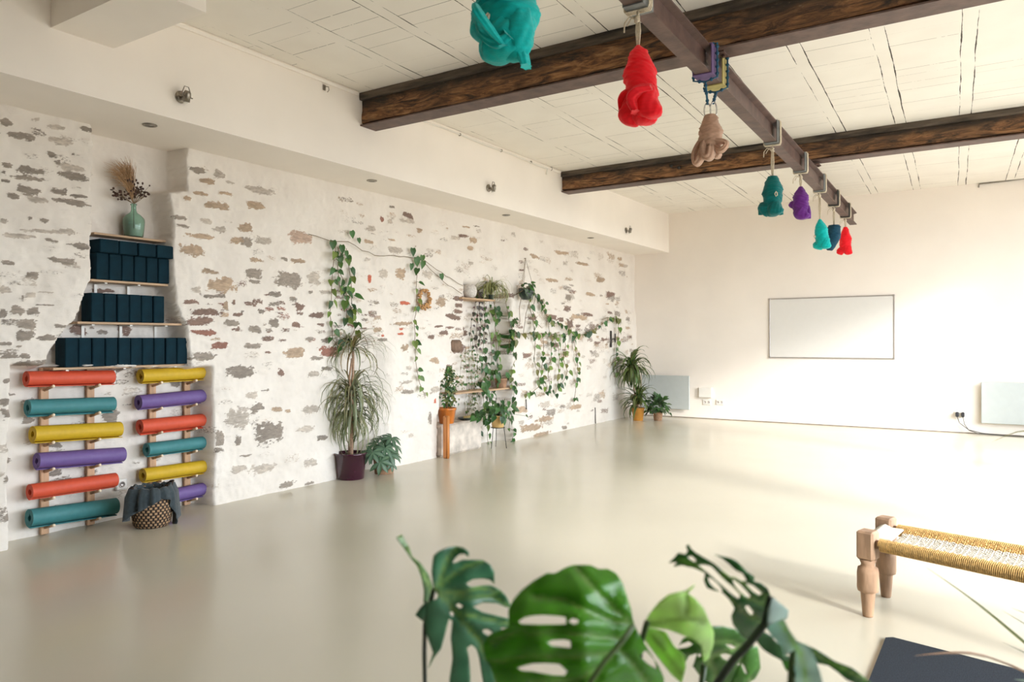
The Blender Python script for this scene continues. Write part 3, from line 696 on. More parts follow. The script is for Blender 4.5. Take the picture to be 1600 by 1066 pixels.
def hammock(u, body, lobes, cloth, label, ropes=True, pad=None, turns=4.0, seed=0, group='cloth aerial hammocks tied up under the steel beam', rope_ext=None, loop=None, yfix=None, tail=None, loops=None):
    """body = [(u, v, half width px)...] top to bottom; lobes = [(u, v, ru, rv, tilt)]; everything hangs in the plane y = const under the beam"""
    y = y_on_beam(u) if yfix is None else yfix
    x0 = XB(y)
    root = empty('hanging_hammock', (x0, y, ZB0), label, 'hammock', group)
    def pt(uu, vv): p = on(uu, vv, 1, y); return Vector(p)
    dpx = 1.0 / np.linalg.norm(on(u + .5, 200, 1, y) - on(u - .5, 200, 1, y))
    # true centre of the bundle: shift so the mid line hangs straight under the beam
    sh = x0 - pt(body[0][0], body[0][1]).x
    mb = MB(); ax = [pt(a, b) for a, b, _ in body]; rr = [w / dpx * .93 for _, _, w in body]
    ax = [Vector((p.x + sh, y, p.z)) for p in ax]
    wrap_body(mb, ax, rr, turns, seed=seed)
    for i, (a, b, ru, rv, tl) in enumerate(lobes):
        p = pt(a, b); lobe(mb, (p.x + sh, y - .25 * ru / dpx * ((i % 2) * 2 - .6), p.z), (ru / dpx * .93, ru / dpx * .85, rv / dpx), tl, seed + i)
    if loops:
        for (pth, ww, sd) in loops:
            fold_loop(mb, [pt(a, b) + Vector((sh, dy, 0)) for a, b, dy in pth], [q / dpx for q in ww], sd)
    if tail:
        for (a, b, c2, d2, w2) in tail:
            p, q = pt(a, b), pt(c2, d2); p.x += sh; q.x += sh
            mb.tube([p, (p + q) / 2 + Vector((0, -.01, 0)), q], [w2 / dpx * .6, w2 / dpx, w2 / dpx * .8], 10)
    mb.build('fabric', cloth, root)
    if ropes:
        rb = MB(); rope_on_beam(rb, y, ax[0].z); rb.build('rope', M['rope'], root)
    if loop:
        rb = MB(); p = pt(*loop[:2]); p.x += sh; s = loop[2] / dpx
        p.y = y - rr[len(rr) // 2] - .01
        rb.tube([p + Vector((0, 0, s)), p + Vector((-s * .5, -.01, 0)), p + Vector((0, -.01, -s)), p + Vector((s * .5, -.01, -s * .6)), p + Vector((s * .3, 0, s * .6))], .005, 6); rb.build('tie_loop', M['rope'], root)
    return root, y
ROPE_TO = {}
# big teal bundle, nearest
ht, yt = hammock(793, [(796, -40, 12), (796, -20, 30), (793, 5, 42), (791, 25, 46), (795, 45, 40), (800, 62, 33), (803, 76, 24), (806, 88, 14)], [(775, 36, 32, 30, .5), (800, 66, 33, 28, -.3), (772, 52, 20, 24, .2), (812, 40, 25, 48, .1)], M['silk_teal'],
        'large bright teal hammock bundle, nearest and cut by the top edge', turns=3, seed=.2, loops=[([(808, 60, -.02), (820, 80, -.02), (826, 95, -.02), (829, 106, -.02)], [16, 13, 10, 8], .3), ([(775, 45, -.1), (788, 70, -.12), (805, 80, -.1), (818, 66, -.08)], [8, 13, 14, 9], 1.0), ([(790, 36, -.2), (800, 52, -.22), (808, 70, -.18), (812, 86, -.1)], [5, 10, 9, 4], 2.0)], loop=(793, 44, 5))
ring_pad(yt, .16, M['pad_grey'], 'beam_pad', 'grey rubber pad on the I-beam above the big teal hammock')
hr, yr = hammock(997, [(994, 72, 3), (995, 82, 13), (996, 95, 18), (996, 110, 23), (997, 128, 26), (1000, 145, 25), (1003, 160, 20)], [(988, 168, 21, 27, .25), (1013, 163, 20, 25, -.3), (1000, 174, 22, 20, 0)], M['silk_red'],
        'bright red hammock bundle on white rope, nearest red one', turns=3.2, seed=.6, loops=[([(985, 146, -.04), (976, 152, -.04), (970, 160, -.03), (969, 174, -.02)], [7, 7, 6, 4], .3), ([(1022, 142, -.06), (1006, 150, -.1), (996, 164, -.11), (1000, 182, -.08)], [8, 12, 12, 7], 1.1)])
ring_pad(yr, .15, M['pad_grey'], 'beam_pad', 'grey rubber pad on the I-beam above the nearest red hammock')
# beige: hung on two carabiners from blue daisy chains over foam pads
hb, yb_ = hammock(1110, [(1110, 180, 9), (1110, 188, 13), (1110, 200, 17), (1110, 212, 19), (1109, 224, 20), (1109, 234, 16)], [], M['silk_beige'],
        'beige hammock bundle clipped to blue straps with steel carabiners', ropes=False, turns=3, seed=.1,
        loops=[([(1101, 216, -.01), (1095, 228, -.03), (1089, 243, -.03), (1090, 256, -.03), (1096, 250, -.04), (1099, 236, -.03), (1103, 222, 0)], [6, 9, 10, 9, 10, 9, 5], 0),
               ([(1106, 216, -.02), (1104, 232, -.06), (1107, 246, -.07), (1113, 247, -.07), (1114, 234, -.05), (1111, 220, -.02)], [7, 10, 11, 11, 10, 5], 1.3),
               ([(1110, 216, -.01), (1121, 222, -.03), (1134, 223, -.03), (1137, 228, -.03), (1129, 236, -.03), (1120, 231, -.02), (1112, 224, 0)], [6, 8, 7, 6, 8, 8, 5], 2.1),
               ([(1106, 220, .03), (1112, 236, .04), (1118, 240, .04), (1112, 230, .03), (1108, 222, .02)], [6, 11, 11, 9, 5], .4)])
def daisy(root, y):
    rb = MB(); x = XB(y); pz = on(1110, 180, 1, y)[2]
    for yo, su in ((-.12, -.02), (.14, .02)):
        yy = y + yo; xx = XB(yy); hw = .085; za, zb = ZB0 - .02, ZB1 + .02; pth = []
        P = [(xx, yy, za - .02), (xx - hw, yy, za), (xx - hw, yy, zb), (xx + hw, yy, zb), (xx + hw, yy, za), (xx, yy, za - .02), (x + su, y, pz + .08)]
        rb.tube(P, .008, 6)
        for i in range(len(P) - 1):
            a, b = Vector(P[i]), Vector(P[i + 1]); k = max(1, int((b - a).length / .045))
            for j in range(k): rb.sphere(a.lerp(b, (j + .5) / k), .0135, 7, 5)
    rb.build('strap', M['blue_rope'], root)
    for su in (-.022, .022):
        cb = MB(); pts = []
        for i in range(17):
            a = 2 * PI * i / 16; pts.append((x + su + .020 * math.cos(a) , y + .012 * math.cos(a), pz + .035 + .055 * math.sin(a)))
        cb.tube(pts, .0055, 8, cap=False); cb.build('carabiner', M['chrome'], root)
M['chrome'] = mat('polished_steel', (.62, .62, .62), .2, 1.0, var=.05)
daisy(hb, yb_)
ring_pad(yb_ - .12, .14, M['pad_purple'], 'beam_pad', 'purple foam pad wrapped round the I-beam above the beige hammock', wide=.008)
ring_pad(yb_ + .14, .13, M['pad_yellow'], 'beam_pad', 'yellow and grey pad round the I-beam above the beige hammock', wide=.008)
specs = [
 (1207, [(1207, 276, 8), (1207, 286, 13), (1207, 296, 16), (1207, 306, 17), (1207, 316, 14), (1207, 326, 10)], [(1199, 326, 14, 12, .7), (1213, 326, 12, 12, -.5), (1204, 330, 12, 9, 0)], 'dteal', 'dark teal hammock bundle with a white loop, left of the purple one', .4, (1217, 306, 4), [(1190, 322, 1188, 336, 4), (1218, 318, 1221, 336, 4)]),
 (1251, [(1250, 292, 3), (1250, 299, 8), (1250, 307, 13), (1250, 316, 13), (1250, 325, 14), (1251, 335, 10), (1251, 343, 5)], [(1241, 320, 9, 7, .3), (1253, 333, 12, 12, -.3)], 'purple', 'purple hammock bundle, the only purple one', .8, None, [(1262, 322, 1263, 342, 4)]),
 (1281, [(1278, 343, 2), (1279, 350, 7), (1280, 360, 11), (1281, 370, 11), (1282, 380, 12), (1283, 388, 8)], [(1278, 382, 10, 9, .2), (1288, 381, 9, 9, -.3)], 'teal', 'small bright teal hammock bundle hanging left of the navy one', .3, (1272, 371, 2.5), None),
 (1303, [(1304, 352, 9), (1304, 356, 11), (1303, 366, 12), (1302, 376, 11), (1299, 386, 8), (1298, 391, 5)], [(1299, 384, 8, 8, .2)], 'navy', 'navy blue hammock bundle between the teal and the small red one', .6, None, None),
 (1321, [(1321, 355, 3), (1321, 361, 6), (1321, 370, 9), (1321, 379, 10), (1321, 388, 9), (1321, 394, 6)], [(1315, 391, 7, 8, .3), (1326, 391, 7, 8, -.3)], 'red', 'small red hammock bundle at the far end of the I-beam', .1, None, None),
]
for (u, body, lobes_, ck, lb, sd, lp, tl) in specs:
    h, yy = hammock(u, body, lobes_, M['silk_' + ck], lb, turns=3.2, seed=sd, loop=lp, tail=tl)
    ring_pad(yy, .15, M['pad_dark' if ck in ('navy', 'red') else 'pad_grey'], 'beam_pad', 'rubber pad on the I-beam above the ' + {'dteal': 'dark teal hammock', 'purple': 'purple hammock', 'teal': 'small bright teal hammock', 'navy': 'navy blue hammock', 'red': 'small far red hammock'}[ck])

# ---------------------------------------------------------------- recess shelves, blocks, vase
def shelf(u0, u1, v, label, x1=-5.80, brackets=(), th=.018):
    y0, z0 = yz(u0, v, x1); y1, z1 = yz(u1, v, x1); z = (z0 + z1) / 2
    root = empty('wall_shelf', ((-6.0 + x1) / 2, (y0 + y1) / 2, z - th), label, 'shelf', 'wooden shelves in the wall recess')
    MB().box(((XR + x1) / 2 + .0, (y0 + y1) / 2, z - th / 2), (x1 - XR - .02, y1 - y0, th), bev=.003).build('board', M['shelf_wood'], root)
    for f in brackets:
        yb = y0 + (y1 - y0) * f; b = MB().box((XR + .09, yb, z - th - .006), (.16, .022, .008)); b.box((XR + .014, yb, z - th - .07), (.008, .022, .12))
        b.build('bracket', M['white_plastic'], root)
    return z, y0, y1
zs1, *_ = shelf(148, 263, 369.5, 'short wooden shelf carrying the green glass bottle, topmost of four', -5.83)
zs2, *_ = shelf(143, 264, 440, 'wooden shelf under the upper double row of navy blocks', -5.80, (.2, .62))
zs3, *_ = shelf(122, 285, 504, 'wooden shelf under the middle row of six navy blocks', -5.80, (.15, .5, .85))
zs4, *_ = shelf(84, 296, 571.5, 'longest wooden shelf under the bottom row of ten navy blocks', -5.80, (.1, .5, .9))
block0 = [None]
def block_row(u0, u1, n, z, h, d, xf, names, group, lying=False):
    y0 = yz(u0, 480, xf)[0]; y1 = yz(u1, 480, xf)[0]; w = (y1 - y0) / n
    me = MB().box((0, 0, h / 2), (d, w - .006, h), bev=.006)
    first = None
    for i in range(n):
        yy = y0 + (i + .5) * w; jx = random.uniform(-.006, .004)
        if first is None:
            o = me.build('yoga_block', M['foam']); first = o
        else:
            o = first.copy(); C.objects.link(o)
        o.location = (xf - d / 2 + jx, yy, z + .001); o.rotation_euler = (0, 0, random.uniform(-.012, .012))
        tag(o, names(i), 'yoga block', group)
ORD = ['first', 'second', 'third', 'fourth', 'fifth', 'sixth', 'seventh', 'eighth', 'ninth', 'tenth']
block_row(100.7, 293, 10, zs4, .222, .15, -5.79, lambda i: 'navy foam yoga block standing in the bottom row, %s from the left' % ORD[i], 'navy yoga blocks in the bottom row')
block_row(142, 257.5, 6, zs3, .222, .15, -5.79, lambda i: 'navy foam yoga block standing in the middle row, %s from the left' % ORD[i], 'navy yoga blocks in the middle row')
block_row(150, 266, 6, zs2, .205, .15, -5.79, lambda i: 'navy foam yoga block standing in the upper double row, %s from the left' % ORD[i], 'navy yoga blocks standing in the upper row')
block_row(156, 272, 4, zs2 + .207, .105, .19, -5.755, lambda i: 'navy foam yoga block lying on top of the upper row, %s from the left' % ORD[i], 'navy yoga blocks lying on the upper row')

# green glass demijohn with dried stems
xv = -5.90; yv_, _ = yz(209, 366, xv)
hpx = lambda v: yz(209, v, xv)[1]
z0v = zs1 + .001; Hh = hpx(319) - z0v
prof = [(.0, 0), (.055, 0), (.066, .01), (.073, .10), (.078, .19), (.075, .235), (.055, .275), (.026, .31), (.019, .34), (.018, .40), (.023, .405), (.023, .42)]
sc_ = Hh / .42; rs = (18 / 215) / .078
prof = [(r * rs, z * sc_) for r, z in prof]; inner = [(max(r - .004, 0), z + (.006 if z < .02 else 0)) for r, z in prof[1:]][::-1]
mb = MB(); mb.lathe(prof + [(inner[0][0], prof[-1][1])] + inner + [(0, .008)], (0, 0, 0), 40)
tag(mb.build('glass_bottle', M['glass'], origin=None), 'green glass demijohn bottle standing on the topmost recess shelf', 'bottle').location = (xv, yv_, z0v)
dr = empty('dried_bouquet', (xv, yv_, z0v + .02), 'dried pampas grass and dark dried sprigs standing in the green bottle', 'dried flowers')
nk = Vector((xv, yv_, z0v + Hh))
def dst(u, v, dx=0): p = on(u, v, 0, xv + dx); return Vector(p)
pm = MB(); r_ = random.Random(5)
for i in range(230):
    t = r_.random(); tipu, tipv = r_.choice([(178, 268), (172, 262), (186, 256), (195, 258), (200, 252), (190, 262), (182, 275), (204, 262)])
    tip = dst(tipu + r_.gauss(0, 6), tipv + r_.gauss(0, 6), r_.gauss(0, .03)); base = nk.lerp(dst(200, 285), r_.uniform(.1, 1.0))
    mid = base.lerp(tip, .5) + Vector((0, .02, .035)); pts = [base, mid, tip]
    pm.tube([base, base.lerp(mid, .6), mid.lerp(tip, .4) + Vector((0, 0, .012)), tip], [.0016, .0018, .0014, .0005], 3)
pm.build('pampas_plume', M['pampas'], dr)
sm = MB()
for u, v in ((196, 296), (200, 275), (183, 303), (222, 300), (228, 306), (215, 290)):
    tip = dst(u, v); sm.tube([nk - Vector((0, 0, .2)), nk, nk.lerp(tip, .5) + Vector((0, 0, .01)), tip], .0025, 5)
sm.build('stem', M['stem'], dr)
lm = MB(); sm2 = MB()
for (cu, cv, n, s) in ((203, 282, 16, 5), (206, 296, 14, 4), (183, 304, 12, 4), (180, 301, 6, 3), (194, 309, 5, 3), (213, 300, 12, 5), (224, 302, 12, 5), (229, 306, 6, 4), (221, 296, 5, 4), (204, 272, 6, 3), (207, 305, 8, 4)):
    hub = nk.lerp(dst(cu, cv), .55); sm2.tube([nk, hub], .0022, 4)
    for i in range(n):
        c = dst(cu + r_.gauss(0, s), cv + r_.gauss(0, s), r_.gauss(0, .012)); sm2.tube([hub, c], .0012, 3); lm.sphere(c, (.006, r_.uniform(.007, .016), r_.uniform(.005, .012)), 6, 4)
lm.build('dried_leaves', M['dried_leaf'], dr); sm2.build('twig', M['stem'], dr)

# ---------------------------------------------------------------- yoga mats and racks
def mat_mesh(L, R_out, m, seed, parent=None):
    r = random.Random(seed); th = .0066; r0 = .022; turns = (R_out - r0) / .0108; n = int(turns * 26)
    pts = []
    for i in range(n + 1):
        a = turns * 2 * PI * i / n; rad = r0 + (R_out - r0 - th / 2) * i / n; pts.append((rad, a))
    end = pts[-1][1]; ph = r.uniform(-.5, .1) - PI / 2 - end       # the loose end lies at the bottom front
    P = [Vector((math.cos(a + ph) * rad, math.sin(a + ph) * rad)) for rad, a in pts]
    d = (P[-1] - P[-2]).normalized(); fl = r.uniform(.015, .04)
    nn = Vector((d.y, -d.x))
    for k in range(1, 4): P.append(P[-1] + d * fl / 3 - (P[-1] - Vector((0, 0))).normalized() * .001 * k)
    k = len(P); vs = []
    for yy, ec in ((0, 1), (L, 1)):
        for i, p in enumerate(P):
            t = (P[min(i + 1, k - 1)] - P[max(i - 1, 0)]).normalized(); q = Vector((-t.y, t.x)) * th / 2
            vs.append((p.x + q.x, yy, p.y + q.y)); vs.append((p.x - q.x, yy, p.y - q.y))
    o = 2 * k; fs = []
    for i in range(k - 1):
        a = 2 * i
        fs += [(a, a + 2, o + a + 2, o + a), (a + 1, o + a + 1, o + a + 3, a + 3)]
    fs += [(0, o, o + 1, 1), (2 * k - 2, 2 * k - 1, o + 2 * k - 1, o + 2 * k - 2)]
    mb = MB().add(vs, fs, True)
    mb.add(vs[:o], [(2 * i, 2 * i + 1, 2 * i + 3, 2 * i + 2) for i in range(k - 1)]); mb.add(vs[o:], [(2 * i, 2 * i + 2, 2 * i + 3, 2 * i + 1) for i in range(k - 1)])
    return mb.build('yoga_mat', m)
XM = -5.885
MATS = [('red', (41, 592), (176, 589.5), 'topmost red mat, left rack'), ('teal', (43, 637), (177, 631.5), ''), ('yellow', (51, 679), (187.5, 671), ''), ('purple', (57, 720.5), (192, 710.5), ''), ('red', (46, 769), (180, 750), ''), ('teal', (46, 810), (181.5, 791), ''),
        ('yellow', (219.5, 588), (325.5, 582.6), ''), ('purple', (216.5, 629), (321, 618.6), ''), ('red', (218.5, 667), (320.5, 656.4), ''), ('teal', (229, 703), (331.6, 690), ''), ('yellow', (223, 743), (327, 728), ''), ('purple', (222, 785), (325.6, 762.6), '')]
LBL = ['rolled red yoga mat at the top of the left rack', 'rolled teal yoga mat second from the top of the left rack', 'rolled yellow yoga mat on the left rack, above the purple one', 'rolled purple yoga mat on the left rack', 'rolled red yoga mat low on the left rack, just above the basket', 'rolled teal yoga mat at the bottom of the left rack, touching the basket',
       'rolled yellow yoga mat at the top of the right rack', 'rolled purple yoga mat second from the top of the right rack', 'rolled red yoga mat, the only red one on the right rack', 'rolled teal yoga mat, the only teal one on the right rack', 'rolled yellow yoga mat low on the right rack', 'rolled purple yoga mat at the bottom of the right rack behind the basket']
rad = [.060, .062, .066, .064, .061, .070, .062, .064, .062, .060, .062, .062]
PEGZ = {0: [], 1: []}
for i, (c, a, b, _) in enumerate(MATS):
    ya, za = yz(*a, XM); yb2, zb2 = yz(*b, XM)
    o = mat_mesh(yb2 - ya, rad[i], M['mat_' + c], i); xs = random.uniform(-.004, .004)
    o.location = (XM + xs, ya, za); o.rotation_euler = (math.atan2(zb2 - za, yb2 - ya), 0, 0)
    tag(o, LBL[i], 'yoga mat', 'rolled yoga mats on the ' + ('left' if i < 6 else 'right') + ' rack')
    PEGZ[i // 6].append((ya, za, yb2, zb2, rad[i]))
def rack(us, k, label):
    yr = [yz(u, 700, -5.965)[0] for u in us]
    root = empty('mat_rack', (-5.97, sum(yr) / 2, 0), label, 'rack', 'wooden wall racks for yoga mats')
    for y in yr: MB().box((-5.965, y, .63), (.024, .058, 1.25), bev=.003).build('rail', M['rail_wood'], root)
    for (ya, za, yb2, zb2, r) in PEGZ[k]:
        for y in yr:
            z = za + (zb2 - za) * (y - ya) / (yb2 - ya) - r - .012
            p = MB().tube([(-5.955, y, z - .018), (-5.83, y, z + .014)], .0105, 10).build('peg', M['peg_wood'], root)
            MB().sphere((-5.826, y, z + .015), .0118, 10, 6).build('peg_tip', M['peg_tip'], p)
rack((69, 141), 0, 'left pine mat rack of two upright battens with angled pegs')
rack((238, 292), 1, 'right pine mat rack of two upright battens with angled pegs')

# basket with a cloth hanging over its rim
bx_, by_ = on(226, 824, 2, 0)[:2]; bx_ -= .0; by_ += .06
HB = .30; RB = .135
bp = [(0, .0), (RB * .86, 0), (RB * .98, .02), (RB * 1.08, .10), (RB * 1.1, .18), (RB * 1.03, .26), (RB * 1.0, HB), (RB * .93, HB), (RB * .96, .2), (RB * .9, .03), (0, .02)]
root = empty('storage_basket', (bx_, by_, 0), 'round woven seagrass basket on the floor below the mats', 'basket')
mb = MB(); n = 60; vs = []
for r, z in bp:
    for j in range(n):
        a = 2 * PI * j / n; bul = 1 + .02 * math.sin(j * 13 * 2 * PI / n * 2 + z * 140); vs.append((bx_ + r * bul * math.cos(a), by_ + r * bul * math.sin(a), z))
fs = [(i * n + j, i * n + (j + 1) % n, (i + 1) * n + (j + 1) % n, (i + 1) * n + j) for i in range(len(bp) - 1) for j in range(n)]
mb.add(vs, fs, True); bo = mb.build('basket_body', M['basket'], root)
uvl = bo.data.uv_layers.new(name='weave')
for p in bo.data.polygons:
    js = [(bo.data.loops[li].vertex_index % n) for li in p.loop_indices]
    for li in p.loop_indices:
        vi = bo.data.loops[li].vertex_index; j = vi % n; i = vi // n
        if max(js) == n - 1 and min(js) == 0 and j == 0: j = n
        uvl.data[li].uv = (j / n, bp[i][1] / HB)
for s in (-1, 1):
    hb_ = MB()
    hb_.tube([(bx_ + s * RB * .95 * .0 + RB * math.cos(PI / 2 * s - .35), by_ + RB * math.sin(PI / 2 * s - .35), HB - .02), (bx_ + .02, by_ + s * RB * 1.25, HB + .03), (bx_ - .02, by_ + s * RB * 1.28, HB + .02), (bx_ + RB * math.cos(PI / 2 * s + .35), by_ + RB * math.sin(PI / 2 * s + .35), HB - .02)], .010, 8)
    hb_.build('handle', M['basket'], root)
def drape():
    """cloth folded over the rim, longer towards the room on two corners"""
    mb = MB(); n = 72; rings = []
    for i in range(9):
        ring = []
        for j in range(n):
            a = 2 * PI * j / n
            view = math.cos(a - math.radians(-38))         # + towards the camera side
            long = .07 + .12 * max(0, math.sin(a * 2 - .6)) + .09 * max(0, math.cos(a - math.radians(-75))) ** 3 + .13 * max(0, math.cos(a - math.radians(60))) ** 6
            wob = .006 * math.sin(a * 11) + .004 * math.sin(a * 23 + 1)
            if i == 0: r, z = RB * .78, HB - .09
            elif i == 1: r, z = RB * .86, HB - .02
            elif i == 2: r, z = RB * .95, HB + .014
            elif i == 3: r, z = RB * 1.04, HB + .012
            else:
                f = (i - 3) / 5; r = RB * 1.13 + .012 + wob * 2 * f + .012 * f; z = HB - long * f
            if abs(a - PI / 2) < .25 or abs(a - 1.5 * PI) < .25:
                if i >= 2: r += .035; z += .0
            ring.append((bx_ + (r + wob) * math.cos(a), by_ + (r + wob) * math.sin(a), z + (wob if i in (2, 3) else 0)))
        rings.append(ring)
    vs = [p for r in rings for p in r]
    fs = [(i * n + j, (i + 1) * n + j, (i + 1) * n + (j + 1) % n, i * n + (j + 1) % n) for i in range(8) for j in range(n)]
    mb.add(vs, fs, True)
    return mb.build('draped_cloth', M['cloth'], solid=.004)
tag(drape(), 'dark slate cloth hanging over the rim of the woven basket', 'cloth')

# ---------------------------------------------------------------- lamps on the bulkhead
def wall_spot(u, v, label):
    p = on(u, v, 0, XF); root = empty('wall_spotlight', p, label, 'spotlight', 'small metal spotlights on the bulkhead')
    R = Matrix.Rotation(PI / 2, 3, 'Y')
    MB().lathe([(0, 0), (.045, 0), (.045, .010), (.02, .018), (0, .018)], p, 24, rot=R).build('base', M['metal'], root)
    h = MB(); c = Vector(p) + Vector((.075, 0, -.01))
    h.tube([Vector(p) + Vector((.01, 0, 0)), c], .007, 8); h.lathe([(0, .045), (.018, .045), (.024, .03), (.03, -.035), (.024, -.035), (.018, 0), (0, 0)], c, 18, rot=Matrix.Rotation(.35, 3, 'Y'))
    h.build('lamp_head', M['metal'], root)
    y = MB(); y.tube([c + Vector((0, .034, 0)), c + Vector((.0, .034, .03)), c + Vector((0, .016, .075)), c + Vector((0, -.016, .075)), c + Vector((0, -.034, .03)), c + Vector((0, -.034, 0))], .004, 6)
    y.tube([c + Vector((0, -.05, 0)), c + Vector((0, .05, 0))], .005, 6); y.build('bracket', M['metal'], root)
    MB().sphere(c + Vector((-.012, 0, -.04)), (.02, .02, .012), 12, 6).build('bulb', M['white_plastic'], root)
wall_spot(282, 152, 'small nickel spotlight on the bulkhead nearest the camera')
wall_spot(763, 294, 'small nickel spotlight on the bulkhead between the two timber beam ends')
wall_spot(978, 360, 'small nickel spotlight on the bulkhead nearest the back wall')
for (u, v, lb) in ((234, 195, 'round recessed downlight in the soffit above the vase, nearest one'), (581, 282, 'round recessed downlight in the soffit, second from the camera'), (791, 336, 'round recessed downlight in the soffit, third from the camera'), (923, 371.5, 'round recessed downlight in the soffit nearest the back wall')):
    p = on(u, v, 2, ZS); root = empty('downlight', p, lb, 'downlight', 'recessed downlights in the soffit')
    MB().lathe([(.030, .0), (.052, .0), (.054, -.004), (.050, -.008), (.034, -.008), (.030, .0)], p, 28).build('trim_ring', M['metal'], root)
    MB().lathe([(0, -.002), (.030, -.002), (.031, -.006), (0, -.007)], p, 24).build('lens', M['lens'] if 'lens' in M else M.setdefault('lens', mat('lamp_lens', (.35, .33, .30), .15)), root)
# cable in the bulkhead corner, hooks at the ends
p0 = on(556, 150, 0, XF); cb = MB(); yy = [5.5, 6.3, 7.1, 7.9, 8.6]
cb.tube([(XF + .055, y, ZC - .055 + .006 * math.sin(y * 5)) for y in np.linspace(5.45, 8.72, 30)] + [(XF + .02, 8.76, ZC - .09), (XF + .012, 8.77, ZC - .12)], .008, 6)
co = cb.build('ceiling_cable', M['white_plastic']); tag(co, 'thin white cable clipped along the bulkhead top between the timber beams', 'cable')
for y in (6.02, 6.75, 7.6, 8.3): MB().box((XF + .05, y, ZC - .05), (.03, .015, .03), bev=.004).build('clip', M['metal'], co)
for (u, v, lb) in ((506, 137, 'tiny metal hook bracket on the bulkhead top before the nearer timber beam'), (857, 262, 'tiny metal hook bracket at the end of the white bulkhead cable')):
    p = Vector(on(u, v, 0, XF)); h = MB(); h.box(p + Vector((.006, 0, 0)), (.012, .03, .05), bev=.003); h.tube([p + Vector((.01, 0, .01)), p + Vector((.05, .01, .0)), p + Vector((.055, .01, -.03)), p + Vector((.035, .01, -.045))], .004, 6)
    tag(h.build('wall_hook', M['metal']), lb, 'hook')
# cable near the ceiling on the back wall
q = [on(u, v, 1, YB - .02) for u, v in ((1529, 293), (1530, 288), (1545, 286), (1570, 283), (1600, 279))] + [np.array([XE - .02, YB - .02, 3.90 - .12])]
tag(MB().tube(q, .012, 7).build('cable_conduit', M['metal']), 'thin grey cable run just under the ceiling on the back wall', 'cable')

# ---------------------------------------------------------------- back wall
def bk(u, v): p = on(u, v, 1, YB); return float(p[0]), float(p[2])
x0, z1 = bk(1202, 467); x1, _ = bk(1398, 462); _, z0 = bk(1300, 560.5)
root = empty('whiteboard', ((x0 + x1) / 2, YB - .01, z0), 'large blank whiteboard with thin metal frame on the back wall', 'whiteboard')
MB().box(((x0 + x1) / 2, YB - .010, (z0 + z1) / 2), (x1 - x0 - .02, .014, z1 - z0 - .02)).build('writing_surface', M['board'], root)
fr = MB(); t = .018
for c, d in ((((x0 + x1) / 2, z1 - t / 2), (x1 - x0, t)), (((x0 + x1) / 2, z0 + t / 2), (x1 - x0, t)), ((x0 + t / 2, (z0 + z1) / 2), (t, z1 - z0)), ((x1 - t / 2, (z0 + z1) / 2), (t, z1 - z0))):
    fr.box((c[0], YB - .012, c[1]), (d[0], .024, d[1]), bev=.003)
fr.build('frame', M['alu'], root)
for x in (x0, x1):
    for z in (z0, z1): MB().box((x + (.012 if x == x0 else -.012), YB - .013, z + (.012 if z == z0 else -.012)), (.034, .028, .034), bev=.006).build('corner_cap', M['alu'], root)
def heater(xa, xb, za, zb, label, dep=.075):
    root = empty('panel_heater', ((xa + xb) / 2, YB - .02, za), label, 'heater', 'flat panel heaters on the back wall')
    MB().box(((xa + xb) / 2, YB - dep, (za + zb) / 2), (xb - xa, .022, zb - za), bev=.006).build('panel', M['heater'], root)
    MB().box(((xa + xb) / 2, YB - dep / 2 + .005, (za + zb) / 2), (xb - xa - .16, dep - .012, zb - za - .14)).build('mount', M['heater_back'], root)
heater(-5.60, -4.66, .155, .785, 'flat grey panel heater on the back wall behind the corner plants')
heater(-.10, .86, .175, .80, 'flat pale panel heater at the right end of the back wall, cut by the frame')
def small_box(name, u0, v0, u1, v1, label, cat, m, d=.03, extra=None):
    xa, za = bk(u0, v1); xb, zb = bk(u1, v0); root = empty(name, ((xa + xb) / 2, YB - .01, za), label, cat)
    MB().box(((xa + xb) / 2, YB - d / 2, (za + zb) / 2), (xb - xa, d, zb - za), bev=.006).build('cover', m, root)
    return root, xa, xb, za, zb
r, xa, xb, za, zb = small_box('control_box', 1093, 606, 1113, 621, 'small white plastic control box on the back wall right of the corner heater', 'box', M['white_plastic'], .05)
MB().box(((xa + xb) / 2, YB - .052, za + .02), (xb - xa - .02, .008, .012)).build('lower_lip', M['white_plastic'], r)
for (u0, u1, lb) in ((1098.5, 1111, 'white wall socket directly below the small control box'), (1119, 1131, 'white wall socket to the right of the control box')):
    r, xa, xb, za, zb = small_box('wall_socket', u0, 624.5, u1, 632.5, lb, 'socket', M['white_plastic'], .014)
    for f in (.27, .73): MB().lathe([(0, 0), (.020, 0), (.020, .004), (.015, .004), (.015, .001), (0, .001)], (xa + (xb - xa) * f, YB - .014, (za + zb) / 2), 16, rot=Matrix.Rotation(PI / 2, 3, 'X')).build('outlet_ring', M['alu'], r)
r, xa, xb, za, zb = small_box('wall_socket', 1491, 643, 1507, 652, 'white wall socket with two black plugs left of the right heater', 'socket', M['white_plastic'], .014)
plx = []
